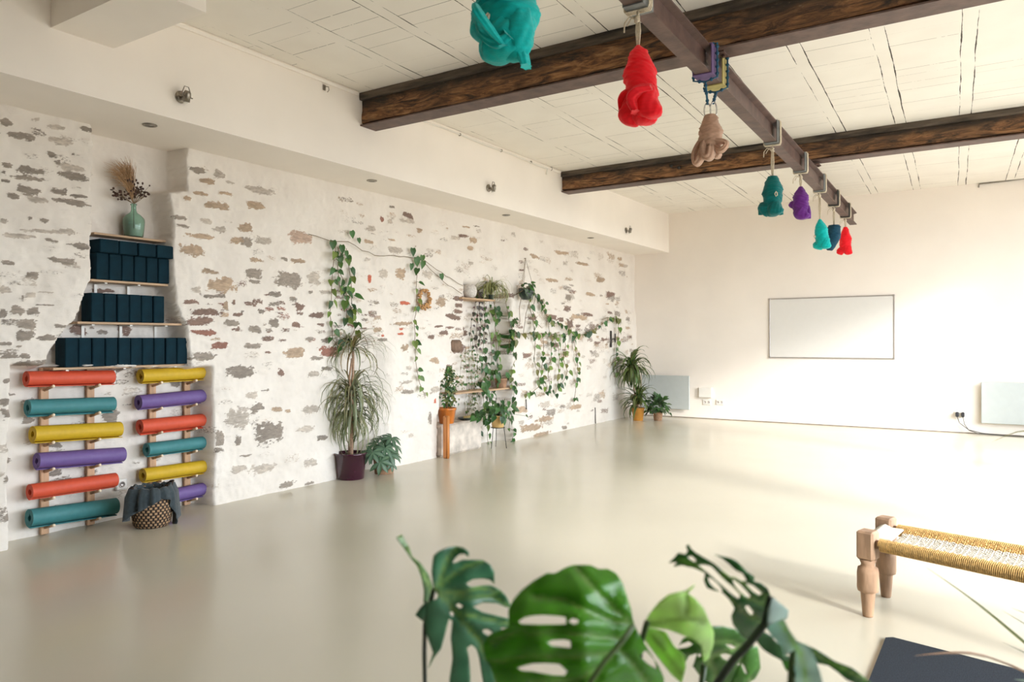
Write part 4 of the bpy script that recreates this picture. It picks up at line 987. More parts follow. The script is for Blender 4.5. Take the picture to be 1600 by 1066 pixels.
for f, lb in ((.30, 'black power plug in the left half of the right-hand socket'), (.86, 'black power plug in the right half of the right-hand socket')):
    px_ = xa + (xb - xa) * f; MBp = MB().box((px_, YB - .05, (za + zb) / 2), (.045, .055, .075), bev=.01); plx.append(px_)
    o = MBp.build('power_plug', M['black_plastic']); tag(o, lb, 'plug')
    if f < .5: cs = [(px_, YB - .06, (za + zb) / 2 - .035), (px_ + .03, YB - .05, .16), (px_ + .15, YB - .045, .06), (px_ + .32, YB - .05, .02), (px_ + .6, YB - .09, .008), (px_ + 1.1, YB - .09, .008), (XE - .1, YB - .05, .008)]
    else: cs = [(px_, YB - .06, (za + zb) / 2 - .035), (px_ + .02, YB - .045, .14), (px_ + .08, YB - .04, .05), (px_ + .2, YB - .06, .012), (px_ + .5, YB - .11, .007), (px_ + 1.2, YB - .12, .007), (XE - .1, YB - .1, .007)]
    MB().tube([tuple(Vector(a).lerp(Vector(b), k / 4)) for a, b in zip(cs, cs[1:]) for k in range(4)], .0055, 6).build('cord', M['black_plastic'] if f < .5 else M['green_cable'], o)
# socket in the recess above the basket
yy, zz = yz(189.5, 757, XR + .02); o = MB().box((XR + .02, yy, zz), (.02, .09, .09), bev=.006).build('wall_socket', M['white_plastic']); tag(o, 'white wall socket in the recess just above the basket', 'socket')
MB().lathe([(0, 0), (.026, 0), (.026, .004), (.02, .004), (.02, .001), (0, .001)], (XR + .03, yy, zz), 20, rot=Matrix.Rotation(PI / 2, 3, 'Y')).build('outlet_ring', M['alu'], o)
# small black wall fitting on the stone wall
p = Vector(on_wall(955, 530, .0)); f_ = MB(); f_.box(p + Vector((.02, -.05, 0)), (.03, .03, .30), bev=.005); f_.box(p + Vector((.02, .04, .0)), (.02, .16, .02), bev=.004); f_.box(p + Vector((.02, .13, .02)), (.02, .02, .16), bev=.004)
tag(f_.build('iron_bracket', M['dark_metal']), 'small dark iron bracket on the stone wall above the corner plant', 'bracket')
for (ua, va, vb, lb) in ((822, 624, 640, 'short dark iron hook low on the stone wall left of the corner'), (930, 637, 662, 'thin dark cable end at the foot of the stone wall')):
    a, b = on_wall(ua, va, .01), on_wall(ua + .6, vb, .01); tag(MB().tube([a, b], .007, 6).build('wall_rod', M['dark_metal']), lb, 'rod')

# ---------------------------------------------------------------- leaves and plants
G_DARK = (0.030, 0.085, 0.022); G_MID = (0.055, 0.15, 0.035); G_LIGHT = (0.16, 0.26, 0.06); G_OLIVE = (0.17, 0.19, 0.06); G_GREY = (0.30, 0.33, 0.20); G_PURPLE = (0.10, 0.06, 0.06)
def cvar(c, r, a=.25):
    k = r.uniform(1 - a, 1 + a); return (c[0] * k * r.uniform(.85, 1.2), c[1] * k, c[2] * k * r.uniform(.8, 1.2))
def frame_for(dirv, normal):
    d = Vector(dirv).normalized(); n = Vector(normal); n = (n - d * n.dot(d))
    n = n.normalized() if n.length > 1e-4 else d.orthogonal().normalized()
    return d, d.cross(n).normalized(), n
def heart_leaf(mb, base, dirv, normal, L, col, r, droop=.25):
    """a folded heart-shaped blade with a curved midrib"""
    d, s, n = frame_for(dirv, normal)
    prof = [(0.0, .0, .10), (-.10, .22, .28), (.06, .40, .40), (.28, .46, .45), (.52, .37, .36), (.76, .19, .19), (1.0, 0, 0)]
    vs = []; ctr = []; base = Vector(base)
    wk = r.uniform(.62, .95); bend = r.uniform(-.18, .18)
    for t, w, w2 in [(0, 0, 0), (.0, .27, 0), (.15, .40, 0), (.35, .42, 0), (.6, .30, 0), (.82, .13, 0), (1, 0, 0)]:
        w *= wk
        z = -droop * t * t
        c = base + d * (t * L) + n * (z * L) + s * (bend * t * t * L); ctr.append(c)
        if t == 0 and w == 0: vs.append(c); continue
        if t == 1: vs.append(c); continue
        lobe_back = -.08 * L if t == 0 else 0
        for sg in (-1, 1):
            vs.append(c + s * (sg * w * L) + n * (w * L * .32) + d * lobe_back)
        vs.append(c)
    # indices: 0 base; rows of 3 (left, right, centre); last tip
    fs = [(0, 1, 3), (0, 3, 2)]
    for i in range(4):
        a = 1 + i * 3; b = a + 3
        fs += [(a, b, b + 2, a + 2), (a + 2, b + 2, b + 1, a + 1)]
    a = 1 + 4 * 3; t = len(vs) - 1
    fs += [(a, t, a + 2), (a + 2, t, a + 1)]
    mb.add(vs, fs, True, col)
def strap_leaf(mb, base, az, elev, L, w, col, droop=1.0, k=7, col2=None, fold=.25):
    base = Vector(base); h = Vector((math.cos(az), math.sin(az), 0)); s = Vector((-math.sin(az), math.cos(az), 0)); vs = []; cols = []
    p = base.copy(); e = elev
    for i in range(k + 1):
        t = i / k; ww = w * min(1, .45 + t * 3) * (1 - t ** 2.5) if t < 1 else 0.0005
        d = h * math.cos(e) + Vector((0, 0, 1)) * math.sin(e); n = s.cross(d)
        vs += [p - s * ww + n * ww * fold, p - n * ww * fold * .3, p + s * ww + n * ww * fold]; c = col if (col2 is None) else col2
        cols += [c, col, c]
        p = p + d * (L / k); e -= droop * (.6 + t) / k * 1.6
    fs = []
    for i in range(k):
        a = i * 3; fs += [(a, a + 1, a + 4, a + 3), (a + 1, a + 2, a + 5, a + 4)]
    mb.add(vs, fs, True, cols)
def pot(name, c, r_top, r_bot, h, m, parent, rim=.008, thick=.008):
    MB().lathe([(0, 0), (r_bot, 0), (r_bot + .003, .004), (r_top - .002, h - rim * 2.2), (r_top + rim * .5, h - rim * 2), (r_top + rim * .5, h), (r_top - thick, h), (r_top - thick, h - .03), (0, h - .03)], c, 40).build(name, m, parent)
    MB().lathe([(0, 0.012), (r_top * .5, .016), (r_top - thick - .002, 0), ], (c[0], c[1], c[2] + h - .035), 24).build('soil', M['soil'], parent)
def crown(mb, c, n, L, w, cols, r, elev=(.1, 1.4), droop=(1.0, 2.0), stripe=None, jz=.06, az=None, Lj=.25):
    for i in range(n):
        a = r.uniform(0, 2 * PI) if az is None else r.uniform(*az)
        e = r.uniform(*elev); co = cvar(r.choice(cols), r, .2); c2 = cvar(stripe, r, .15) if stripe else None
        strap_leaf(mb, (c[0], c[1], c[2] + r.uniform(-jz, jz)), a, e, L * r.uniform(1 - Lj, 1 + Lj), w * r.uniform(.8, 1.15), co, r.uniform(*droop), col2=c2)

# tall dracaena in the plum pot
r = random.Random(11)
pc = on(548, 740, 2, 0); pc = np.array([-5.66, on(548, 738, 0, -5.66)[1], 0]); 
def zat(v, x, u): return float(on(u, v, 0, x)[2])
root = empty('potted_dracaena', pc, 'tall two-tiered dracaena with thin drooping leaves in a plum-coloured pot', 'potted plant')
zt = zat(707, -5.66, 548)
pot('pot', pc, .165, .135, zt, M['pot_purple'], root)
tk = MB(); T = [(548, 712), (548, 670), (549, 640), (551, 600), (552, 560), (551, 545)]
P = [Vector(on(u, v, 0, -5.66)) for u, v in T]; tk.tube(P, [.028, .026, .024, .014, .013, .013], 10)
tk.tube([P[2], Vector(on(546, 590, 0, -5.63)), Vector(on(550, 560, 0, -5.63))], [.014, .011, .009], 8)
tk.build('trunk', M['bark'], root)
lf = MB(); top = P[-1]; mid = Vector(on(549, 615, 0, -5.66)); low = Vector(on(549, 640, 0, -5.66))
crown(lf, top, 70, .46, .010, [G_OLIVE, G_GREY, (.26, .20, .10)], r, (-.2, 1.4), (1.1, 2.4), jz=.05)
crown(lf, mid, 105, .55, .012, [G_OLIVE, G_GREY, (.22, .22, .10)], r, (-.1, 1.25), (1.2, 2.7), stripe=G_GREY, jz=.08)
crown(lf, low, 105, .50, .012, [G_GREY, G_OLIVE, G_OLIVE], r, (-.9, .8), (1.2, 2.4), stripe=G_GREY, jz=.12)
lf.v = [(max(x, wall_x(y, max(z, 0)) + .012), y, max(z, .02)) for x, y, z in lf.v]
lf.build('foliage', M['foliage'], root)

# fatsia in terracotta
pc = np.array([-5.58, on(600, 735, 0, -5.58)[1], 0]); root = empty('potted_fatsia', pc, 'low broad-leaved green plant in a small terracotta pot beside the plum pot', 'potted plant')
pot('pot', pc, .115, .10, zat(716, -5.58, 600), M['pot_terra'], root)
lf = MB(); st = MB(); r = random.Random(4)
def palmate(mb, c, nrm_, rad, col, col2, lobes=7, rr=r):
    n = Vector(nrm_).normalized(); a0 = n.orthogonal().normalized(); b0 = n.cross(a0); c = Vector(c); ph = rr.uniform(0, 6)
    for i in range(lobes):
        a = ph + (i - lobes / 2) / lobes * 5.4; d = a0 * math.cos(a) + b0 * math.sin(a); s = n.cross(d)
        pts = [(0, 0), (.25, .10), (.55, .17), (.8, .11), (1, 0)]; vs = []; cols = []
        for t, w in pts:
            p = c + d * (t * rad) - n * (t * t * rad * .35)
            vs += [p - s * w * rad * 1.1 + n * w * rad * .3, p, p + s * w * rad * 1.1 + n * w * rad * .3]; cols += [col, col2, col]
        mb.add(vs, [f for k in range(4) for f in ((k * 3, k * 3 + 1, k * 3 + 4, k * 3 + 3), (k * 3 + 1, k * 3 + 2, k * 3 + 5, k * 3 + 4))], True, cols)
for (u, v, rad, dx) in ((598, 688, .14, .0), (612, 684, .13, .08), (617, 697, .12, .02), (594, 722, .14, .16), (582, 707, .13, .10), (608, 710, .14, .14), (588, 694, .12, -.03), (618, 712, .10, .1), (575, 712, .10, .05), (602, 700, .13, .12), (612, 725, .09, .16)):
    p = Vector(on(u, v, 0, -5.58 + dx)); c0 = Vector((pc[0], pc[1], .12)); st.tube([c0, c0.lerp(p, .5) + Vector((0, 0, .04)), p], .004, 5)
    palmate(lf, p, (p - c0) * .6 + Vector((.5, -.25, .5)) * .3, rad, cvar((.05, .12, .065), r, .2), (.13, .22, .13))
lf.v = [(max(x, wall_x(y, max(z, 0)) + .012), y, max(z, .012)) for x, y, z in lf.v]
st.build('stem', M['green_stem'], root); lf.build('foliage', M['foliage'], root)

# vines ------------------------------------------------------------
def vine(name, root, lines, spacing=.075, size=.075, cols=(G_MID, G_DARK), seed=0, stem_r=.0035, lift=.03, density=1.0, stems_only=(), size_j=.25):
    r = random.Random(seed); st = MB(); lf = MB()
    for li, L in enumerate(lines):
        P = [Vector(on_wall(u, v, lift + r.uniform(-.01, .02))) if not isinstance(u, Vector) else u for u, v in L]
        Q = [P[0]]
        for a, b in zip(P, P[1:]):
            k = max(2, int((b - a).length / .08))
            for i in range(1, k + 1):
                q = a.lerp(b, i / k) + Vector((r.uniform(-.004, .008), r.uniform(-.012, .012), r.uniform(-.008, .008))); Q.append(q)
        st.tube(Q, stem_r, 5)
        if li in stems_only: continue
        acc = 0; sg = 1
        for a, b in zip(Q, Q[1:]):
            acc += (b - a).length
            while acc > spacing:
                acc -= spacing * r.uniform(.7, 1.4)
                if r.random() > density: continue
                sg = -sg; down = Vector((0, 0, -1)); out = Vector((r.uniform(.2, .8), sg * r.uniform(.3, 1.0), 0))
                pet = b + Vector((r.uniform(.005, .03), sg * r.uniform(.01, .03), r.uniform(-.01, .02))); st.tube([b, pet], stem_r * .5, 4)
                d = down * r.uniform(.3, 1.1) + out * r.uniform(.1, 1.1)
                heart_leaf(lf, pet, d, Vector((1, -.5 + r.uniform(-1.3, 1.0), r.uniform(-.2, 1.3))), size * r.uniform(1 - size_j, 1 + size_j), cvar(r.choice(cols), r), r)
    lf.v = [(max(x, wall_x(y, z) + .006), y, z) for x, y, z in lf.v]
    st.v = [(max(x, wall_x(y, z) + .003), y, z) for x, y, z in st.v]
    st.build('stem', M['stem'], root)
    if lf.v: lf.build('foliage', M['foliage'], root)
root = empty('trailing_vine', on_wall(560, 390), 'green pothos vine on the stone wall above the tall dracaena, with strands hanging down', 'vine')
vine('v', root, [[(482, 366), (505, 372), (520, 378), (545, 379), (565, 391), (585, 399), (615, 399), (640, 403), (655, 402), (672, 414), (690, 427), (708, 438), (724, 447)],
     [(655, 404), (672, 420), (686, 434), (700, 446), (722, 459)],
     [(524, 384), (519, 420), (517, 455), (516, 490), (519, 530), (529, 545)], [(530, 384), (527, 420), (529, 445), (538, 462), (548, 480), (556, 505), (548, 530)], [(541, 388), (544, 420), (549, 450), (551, 475), (560, 492)],
     [(527, 386), (534, 400), (539, 398)], [(529, 420), (536, 438), (541, 460), (541, 500)]],
     .066, .088, (G_MID, G_DARK, G_LIGHT), 5, stems_only=(0, 1))
ex = MB(); rr_ = random.Random(2)
for (u, v, L) in ((549, 366, .085), (560, 377, .065), (520, 381, .10), (534, 388, .10), (541, 397, .08), (645, 393, .10), (650, 407, .12), (660, 404, .09), (643, 417, .085), (661, 413, .10), (689, 433, .085), (531, 405, .085)):
    p = Vector(on_wall(u, v - 5, .05)); heart_leaf(ex, p, (.15, rr_.uniform(-.4, .4), -1), (1, -.6, .3), L, cvar(G_MID, rr_), rr_)
ex.build('foliage', M['foliage'], root)
root = empty('trailing_vine', on_wall(650, 500), 'single long pothos strand hanging straight down the stone wall beside the dried wreath', 'vine')
vine('v', root, [[(651, 408), (651, 440), (650, 480), (647, 510), (648, 545), (651, 575), (656, 600), (662, 613)]], .085, .078, (G_MID, G_LIGHT), 9)
# small dried wreath
wr = MB(); c = Vector(on_wall(662, 467, .03)); r = random.Random(8)
for i in range(90):
    a = r.uniform(0, 2 * PI); rad = .10 + r.gauss(0, .013); wr.sphere(c + Vector((r.uniform(0, .03), math.cos(a) * rad, math.sin(a) * rad * 1.05)), (.014, r.uniform(.012, .022), r.uniform(.010, .02)), 6, 4)
tag(wr.build('dried_wreath', mat('dried_flowers', (.50, .28, .12), .9, var=.5, scale=60)), 'small round wreath of dried tan flowers hung on the stone wall', 'wreath')
# plaster ledge in the low niche
y0, _ = yz(686, 713); y1, _ = yz(752, 700); zl = yz(690, 664)[1]
MB_ = MB(); MB_.box((-5.885, (y0 + y1) / 2 + .0, zl / 2), (.30, y1 - y0, zl), bev=.025); o = MB_.build('trim_4', mat('ledge_limewash', (.62, .55, .48), .9, var=.28, scale=7, bump=.5, bscale=25)); struct(o)
# niche shelf
def flat_shelf(u0, u1, v, label, xa=-6.0, xb=-5.76, th=.022, grp='shelves in the stone wall niche'):
    ya, z0 = yz(u0, v, xb); yb, z1 = yz(u1, v, xb); z = (z0 + z1) / 2
    o = MB().box(((xa + xb) / 2, (ya + yb) / 2, z - th / 2), (xb - xa, yb - ya, th), bev=.003).build('niche_shelf', M['shelf_wood']); tag(o, label, 'shelf', grp); return z
zn = flat_shelf(712, 800, 609.5, 'lower wooden shelf in the plant niche carrying the terracotta pot')
zu = flat_shelf(722, 774, 466.5, 'upper wooden shelf in the plant niche carrying the white globe pot', xa=-5.98, xb=-5.68)
# stone corbel stub
cb_ = Vector(on_wall(712, 541, .01)); tag(MB().box(cb_ + Vector((-.02, .02, -.0)), (.10, .20, .16), bev=.03).build('corbel_stone', mat('brown_corbel', (.20, .13, .09), .9, var=.4, scale=12, bump=.6)), 'rough brown stone sticking out at the left edge of the niche', 'stone')
# orange pot with a small fig
xo = -5.80; yo = on(698, 662, 0, xo)[1]; pc = np.array([xo, yo, zl + .001]); root = empty('potted_fig', pc, 'bushy small-leaved green plant in an orange glazed pot on the niche ledge', 'potted plant')
pot('pot', pc, .118, .09, zat(637, xo, 700) - zl, M['pot_orange'], root, rim=.014)
r = random.Random(21); lf = MB(); st = MB()
for i in range(330):
    t = r.random(); u = 701 + r.gauss(0, 5.0 + 2.5 * math.sin(t * PI)) * (1 - .5 * (t > .8)); v = 634 - t * 62
    p = Vector(on(u, v, 0, xo + r.uniform(-.07, .07))); heart_leaf(lf, p, (r.uniform(-.5, .8), r.uniform(-.8, .8), r.uniform(-1, .3)), (1, -.5, .8), r.uniform(.03, .055), cvar(r.choice((G_MID, G_OLIVE, G_DARK)), r), r)
for k in range(6): p = Vector(on(699 + r.gauss(0, 4), 585, 0, xo + r.uniform(-.03, .03))); st.tube([(pc[0], pc[1], zl + .12), Vector((pc[0], pc[1], zl + .12)).lerp(p, .5) + Vector((r.uniform(-.02, .02), r.uniform(-.02, .02), 0)), p], .004, 5)
st.build('stem', M['stem'], root); lf.build('foliage', M['foliage'], root)
# orange half-pipe post on the floor
ppf = on(697.5, 716, 2, 0); x_, y_ = ppf[0], ppf[1]; hz = zat(650, x_, 697.5)
root = empty('wooden_post', (x_, y_, 0), 'short orange-brown wooden post standing on the floor in front of the ledge', 'post')
MB().box((x_, y_, hz / 2), (.05, .092, hz), bev=.012).build('board', M['orange_wood'], root)
MB().tube([(x_ + .035, y_ - .02, .002), (x_ + .035, y_ - .02, hz)], .020, 12).build('half_round', M['orange_wood'], root)
# dish with small brass candle cups on the ledge
xd = -5.84; pd = on(728, 657, 0, xd); root = empty('candle_dish', (xd, pd[1], zl), 'shallow dish with a row of small brass cups on the niche ledge', 'dish')
MB().lathe([(0, 0), (.07, 0), (.105, .015), (.11, .03), (.104, .03), (.066, .008), (0, .006)], (xd, pd[1], zl + .001), 32).build('dish', M['pot_dark'], root)
for k in range(5): MB().lathe([(0, .009), (.014, .009), (.016, .055), (.013, .055), (.011, .013), (0, .013)], (xd + .03, pd[1] - .075 + .037 * k, zl), 14).build('cup', M['gold'], root)
# white globe pot with dark trailing plant
xg = -5.75; g = on(733.5, 456, 0, xg); rg = 10.0 / np.linalg.norm(0) if False else .098
root = empty('globe_pot', (xg, g[1], zu), 'speckled white globe pot on the upper niche shelf with dark leaves trailing from it', 'potted plant')
MB().lathe([(0, 0), (.05, 0), (.085, .03), (.10, .085), (.09, .14), (.06, .175), (.05, .178), (.05, .165), (0, .16)], (xg, g[1], zu + .001), 32).build('pot', M['pot_grey'], root)
vine('v', root, [[(738, 452), (744, 462), (742, 480), (737, 500), (735, 520), (740, 540)], [(740, 452), (748, 466), (749, 490), (752, 510), (750, 532), (745, 545)], [(742, 452), (750, 462), (745, 500), (743, 525)], [(741, 455), (756, 470), (757, 500), (756, 530)]], .038, .055, (G_PURPLE, (.09, .08, .06), G_DARK), 15, lift=.05)
# spider plant
xs_ = -5.78; s = on(766, 462, 0, xs_); root = empty('spider_plant', (xs_, s[1], zu), 'pale striped spider plant with arching leaves on the upper niche shelf', 'potted plant')
zpt = .07; pot('pot', (xs_, s[1], zu + .001), .055, .045, zpt, M['pot_dark'], root)
lf = MB(); r = random.Random(31); crown(lf, (xs_, s[1], zu + .08), 70, .52, .011, [(.34, .36, .14), (.22, .28, .09)], r, (.7, 1.5), (2.2, 3.4), stripe=(.42, .42, .22), jz=.01)
lf.v = [(max(x, wall_x(y, z) + .006), y, z) for x, y, z in lf.v]
lf.build('foliage', M['foliage'], root)
# fine variegated trailing plant
root = empty('trailing_vine', on_wall(730, 560), 'fine-leaved pale variegated plant trailing down the left side of the niche', 'vine')
vine('v', root, [[(727, 540), (728, 570), (730, 600), (726, 630), (727, 655)], [(735, 535), (738, 560), (736, 590), (742, 615), (736, 640)], [(744, 545), (746, 575), (741, 600), (745, 620), (735, 648)], [(722, 545), (719, 575), (721, 600), (724, 612)], [(732, 538), (733, 580), (732, 620), (730, 650)], [(738, 545), (743, 590), (738, 625)]], .022, .034, (G_GREY, G_OLIVE, (.34, .30, .2), G_MID), 17, stem_r=.002, lift=.05)
# broad leaf pair in the niche centre and the terracotta pot with its pothos
xt = -5.86; pt_ = on(783, 607, 0, xt); root = empty('potted_pothos', (xt, pt_[1], zn), 'pothos in a brown terracotta pot on the lower niche shelf, trailing both ways', 'potted plant')
pot('pot', (xt, pt_[1], zn + .001), .088, .072, .13, M['pot_terra'], root)
vine('v', root, [[(783, 590), (775, 583), (764, 590), (756, 598), (754, 612)], [(784, 588), (792, 586), (800, 597), (803, 612), (801, 640)], [(782, 590), (774, 600), (768, 615), (760, 622)], [(780, 588), (768, 578), (755, 575), (748, 560)]], .07, .085, (G_MID, G_DARK), 23, lift=.14)
lf = MB(); r = random.Random(3)
for (u, v, L, dy) in ((752, 603, .2, .8), (762, 596, .15, -.5), (758, 610, .14, .3), (775, 588, .13, .5), (790, 585, .13, .7), (797, 590, .12, .8)):
    heart_leaf(lf, Vector(on(u, v, 0, -5.78)), (.3, dy, -.5), (1, -.5, .6), L, cvar(G_MID, r), r)
lf.build('foliage', M['foliage'], root)
# yellow pot on a thin metal stand
xy = -5.56; ps = on(778, 700, 0, xy); ys_ = ps[1]; zst = zat(668, xy, 778)
root = empty('plant_stand', (xy, ys_, 0), 'thin dark wire plant stand holding the pale yellow pot', 'plant stand')
for a in (.3, .3 + 2 * PI / 3, .3 + 4 * PI / 3):
    MB().tube([(xy + .085 * math.cos(a), ys_ + .085 * math.sin(a), zst), (xy + .12 * math.cos(a), ys_ + .12 * math.sin(a), .003)], .0045, 6).build('leg', M['dark_metal'], root)
MB().tube([(xy + .09 * math.cos(a), ys_ + .09 * math.sin(a), zst) for a in np.linspace(0, 2 * PI, 25)], .005, 6).build('ring', M['dark_metal'], root)
MB().lathe([(0, -.004), (.09, -.004), (.09, 0), (0, 0)], (xy, ys_, zst), 24).build('plate', M['dark_metal'], root)
root = empty('potted_philodendron', (xy, ys_, zst + .001), 'leafy green plant in a pale yellow pot on the thin metal stand', 'potted plant')
pot('pot', (xy, ys_, zst + .001), .098, .075, zat(649, xy, 778) - zst, M['pot_yellow'], root)
lf = MB(); st = MB(); r = random.Random(41); c0 = Vector((xy, ys_, zst + .13))
for i in range(75):
    u = 774 + r.gauss(0, 15); v = 636 + r.gauss(0, 8) + abs(u - 774) * .35
    if v > 664: v = 655
    p = Vector(on(u, v, 0, xy + r.uniform(-.16, .20))); st.tube([c0, c0.lerp(p, .5) + Vector((0, 0, .04)), p], .0025, 4)
    d = (p - c0); heart_leaf(lf, p, (d.x * 2 + r.uniform(-.2, .3), d.y * 2 + r.uniform(-.3, .3), -.45), (.9, -.5, .9), r.uniform(.07, .12), cvar(r.choice((G_MID, G_DARK)), r), r)
lf.v = [(max(x, wall_x(y, max(z, 0)) + .01), y, z) for x, y, z in lf.v]
st.build('stem', M['green_stem'], root); lf.build('foliage', M['foliage'], root)
root = empty('trailing_vine', on_wall(755, 690), 'pothos strands hanging low beside the metal plant stand down to the floor', 'vine')
vine('v', root, [[(752, 655), (748, 665), (745, 685), (746, 698)], [(760, 655), (762, 672), (762, 690), (760, 698)], [(797, 655), (796, 668), (803, 678), (799, 690)], [(756, 600), (755, 620), (757, 640), (752, 655)]], .075, .085, (G_MID, G_DARK, G_LIGHT), 27, lift=.08)

# hanging planter on the wall
nail = Vector(on_wall(821, 404, .02)); hx = -5.62; hc = on(822, 457, 0, hx); root = empty('hanging_planter', (hx, hc[1], hc[2] - .1), 'dark round hanging planter slung from thin wires on the stone wall', 'hanging planter')
hc = Vector(hc)
MB().lathe([(0, -.11), (.06, -.105), (.10, -.05), (.11, .01), (.105, .06), (.095, .06), (.095, .03), (0, .03)], hc, 28).build('pot', M['pot_dark'], root)
MB().lathe([(0, .036), (.05, .04), (.092, .03)], hc, 20).build('soil', M['soil'], root)
wr = MB()
for a in (.4, 2.5, 4.6): wr.tube([nail, hc + Vector((.11 * math.cos(a), .11 * math.sin(a), .05))], .003, 5)
wr.tube([hc + Vector((.112 * math.cos(a), .112 * math.sin(a), .05)) for a in np.linspace(0, 2 * PI, 25)], .003, 5)
wr.tube([nail + Vector((-.06, 0, 0)), nail + Vector((.01, 0, 0))], .006, 6)
wr.tube([hc + Vector((.02, -.12, .02)), Vector(on_wall(800, 464, .06)), Vector(on_wall(785, 466, .05)), Vector(on_wall(762, 465, .12))], .005, 6)
wr.build('wire', M['stem'], root)
lf = MB(); r = random.Random(6)
for i in range(45):
    p = hc + Vector((r.uniform(-.09, .13), r.uniform(-.12, .12), r.uniform(-.06, .13))); heart_leaf(lf, p, (r.uniform(0, 1), r.uniform(-1, 1), r.uniform(-.8, .3)), (1, -.5, .7), r.uniform(.05, .085), cvar(r.choice((G_DARK, G_MID, (.16, .2, .14))), r), r)
lf.build('foliage', M['foliage'], root)
root = empty('trailing_vine', on_wall(860, 510), 'wide tangle of pothos vines hanging from the dark planter across the stone wall', 'vine')
vine('v', root, [[(826, 455), (840, 463), (849, 475), (855, 495), (859, 519), (866, 530), (873, 543), (874, 560), (873, 576), (872, 600), (868, 614)],
     [(820, 460), (828, 478), (832, 502), (834, 520), (836, 536), (835, 548), (834, 560), (838, 575), (841, 583), (841, 606), (830, 614), (820, 617)],
     [(895, 519), (897, 532), (898, 543), (901, 560), (903, 576), (900, 600), (897, 622)],
     [(828, 455), (842, 470), (852, 492), (868, 505), (882, 510), (895, 520), (910, 524), (925, 517), (940, 506), (952, 500), (962, 495)],
     [(962, 495), (966, 505), (966, 519), (964, 535), (963, 552), (961, 566), (964, 583)],
     [(800, 509), (801, 526), (800, 543), (797, 560), (798, 580), (800, 604)],
     [(770, 530), (780, 523), (800, 520), (824, 522), (840, 521), (858, 522), (880, 524), (895, 519)],
     [(861, 529), (861, 545), (861, 560), (856, 576), (858, 596), (861, 612)],
     [(830, 462), (822, 490), (818, 520), (826, 530)], [(815, 455), (812, 480), (812, 510)], [(836, 460), (833, 485), (838, 505), (846, 512)],
     [(846, 520), (850, 540), (848, 560), (845, 590), (853, 612)], [(880, 520), (884, 540), (880, 560), (886, 580), (878, 600)],
     [(940, 500), (948, 497), (956, 498), (966, 500)]],
     .066, .088, (G_MID, G_LIGHT, G_OLIVE, G_DARK), 33, stem_r=.0045, lift=.05, size_j=.35, density=.8, stems_only=(8, 9, 10))
root = empty('trailing_vine', on_wall(772, 520), 'dense column of pothos leaves falling from the upper niche shelf', 'vine')
vine('v', root, [[(764, 466), (766, 485), (772, 505), (778, 525), (780, 540), (777, 560), (778, 578)], [(756, 470), (758, 500), (764, 520), (768, 547), (768, 578)], [(770, 470), (780, 498), (797, 500), (800, 515)], [(772, 470), (774, 500), (774, 530), (776, 560)], [(790, 470), (793, 490), (797, 515), (795, 545)],
     [(757, 520), (755, 545), (760, 570), (757, 590), (750, 598)]], .055, .085, (G_DARK, G_MID, G_LIGHT), 37, lift=.07, density=.8, size_j=.35)

# corner dracaena and low plant
r = random.Random(51)
def ground_plant(u, v, y, name, label, rt, rb, vtop, mpot):
    p = on(u, v, 2, 0) if y is None else np.array([on(u, 600, 1, y)[0], y, 0]); root = empty(name, p, label, 'potted plant'); h = float(on(u, vtop, 1, p[1])[2]); pot('pot', p, rt, rb, h, mpot, root); return p, root, h
p, root, h = ground_plant(997, 657, None, 'potted_dracaena', 'green dracaena in an ochre pot standing in the far corner of the room', .115, .085, 637, M['pot_ochre'])
Yc = p[1]; q1 = Vector(on(987, 572, 1, Yc)); q2 = Vector(on(996, 622, 1, Yc)); tk = MB(); tk.tube([(p[0], p[1], h - .03), q2], .014, 8); tk.tube([(p[0] - .02, p[1], h - .03), (p[0] - .05, p[1], q2.z - .05), q1], .013, 8); tk.build('trunk', M['bark'], root)
lf = MB(); crown(lf, q1 + Vector((0, 0, -.02)), 90, .50, .028, [G_DARK, G_MID], r, (-.9, 1.4), (.8, 2.0), stripe=G_OLIVE, jz=.10); crown(lf, q2 + Vector((0, 0, -.05)), 70, .42, .028, [G_DARK, G_MID], r, (-.3, 1.4), (.8, 2.0), stripe=G_OLIVE, jz=.10)
lf.v = [(max(x, wall_x(min(y, YB), max(z, 0)) + .012), min(y, YB - .09), max(z, .02)) for x, y, z in lf.v]
lf.build('foliage', M['foliage'], root)
p, root, h = ground_plant(1028, 657, None, 'potted_bush', 'low bushy plant in a small pot right of the ochre corner pot', .085, .07, 644, M['pot_terra'])
lf = MB(); c0 = Vector((p[0], p[1], h + .05))
for i in range(190):
    a = r.uniform(0, 2 * PI); e = r.uniform(-.5, 1.4); rad = r.uniform(.06, .23); d = Vector((math.cos(a) * math.cos(e), math.sin(a) * math.cos(e), math.sin(e)))
    q = c0 + d * rad + Vector((0, 0, .02)); q.z = max(q.z, .06)
    heart_leaf(lf, q, d + Vector((0, 0, -.4)), (d.x * .3 + .4, d.y * .3 - .5, 1), r.uniform(.06, .10), cvar(r.choice((G_DARK, G_MID, (.10, .14, .09))), r), r)
lf.v = [(max(x, wall_x(min(y, YB), max(z, 0)) + .012), min(y, YB - .09), max(z, .012)) for x, y, z in lf.v]
lf.build('foliage', M['foliage'], root)

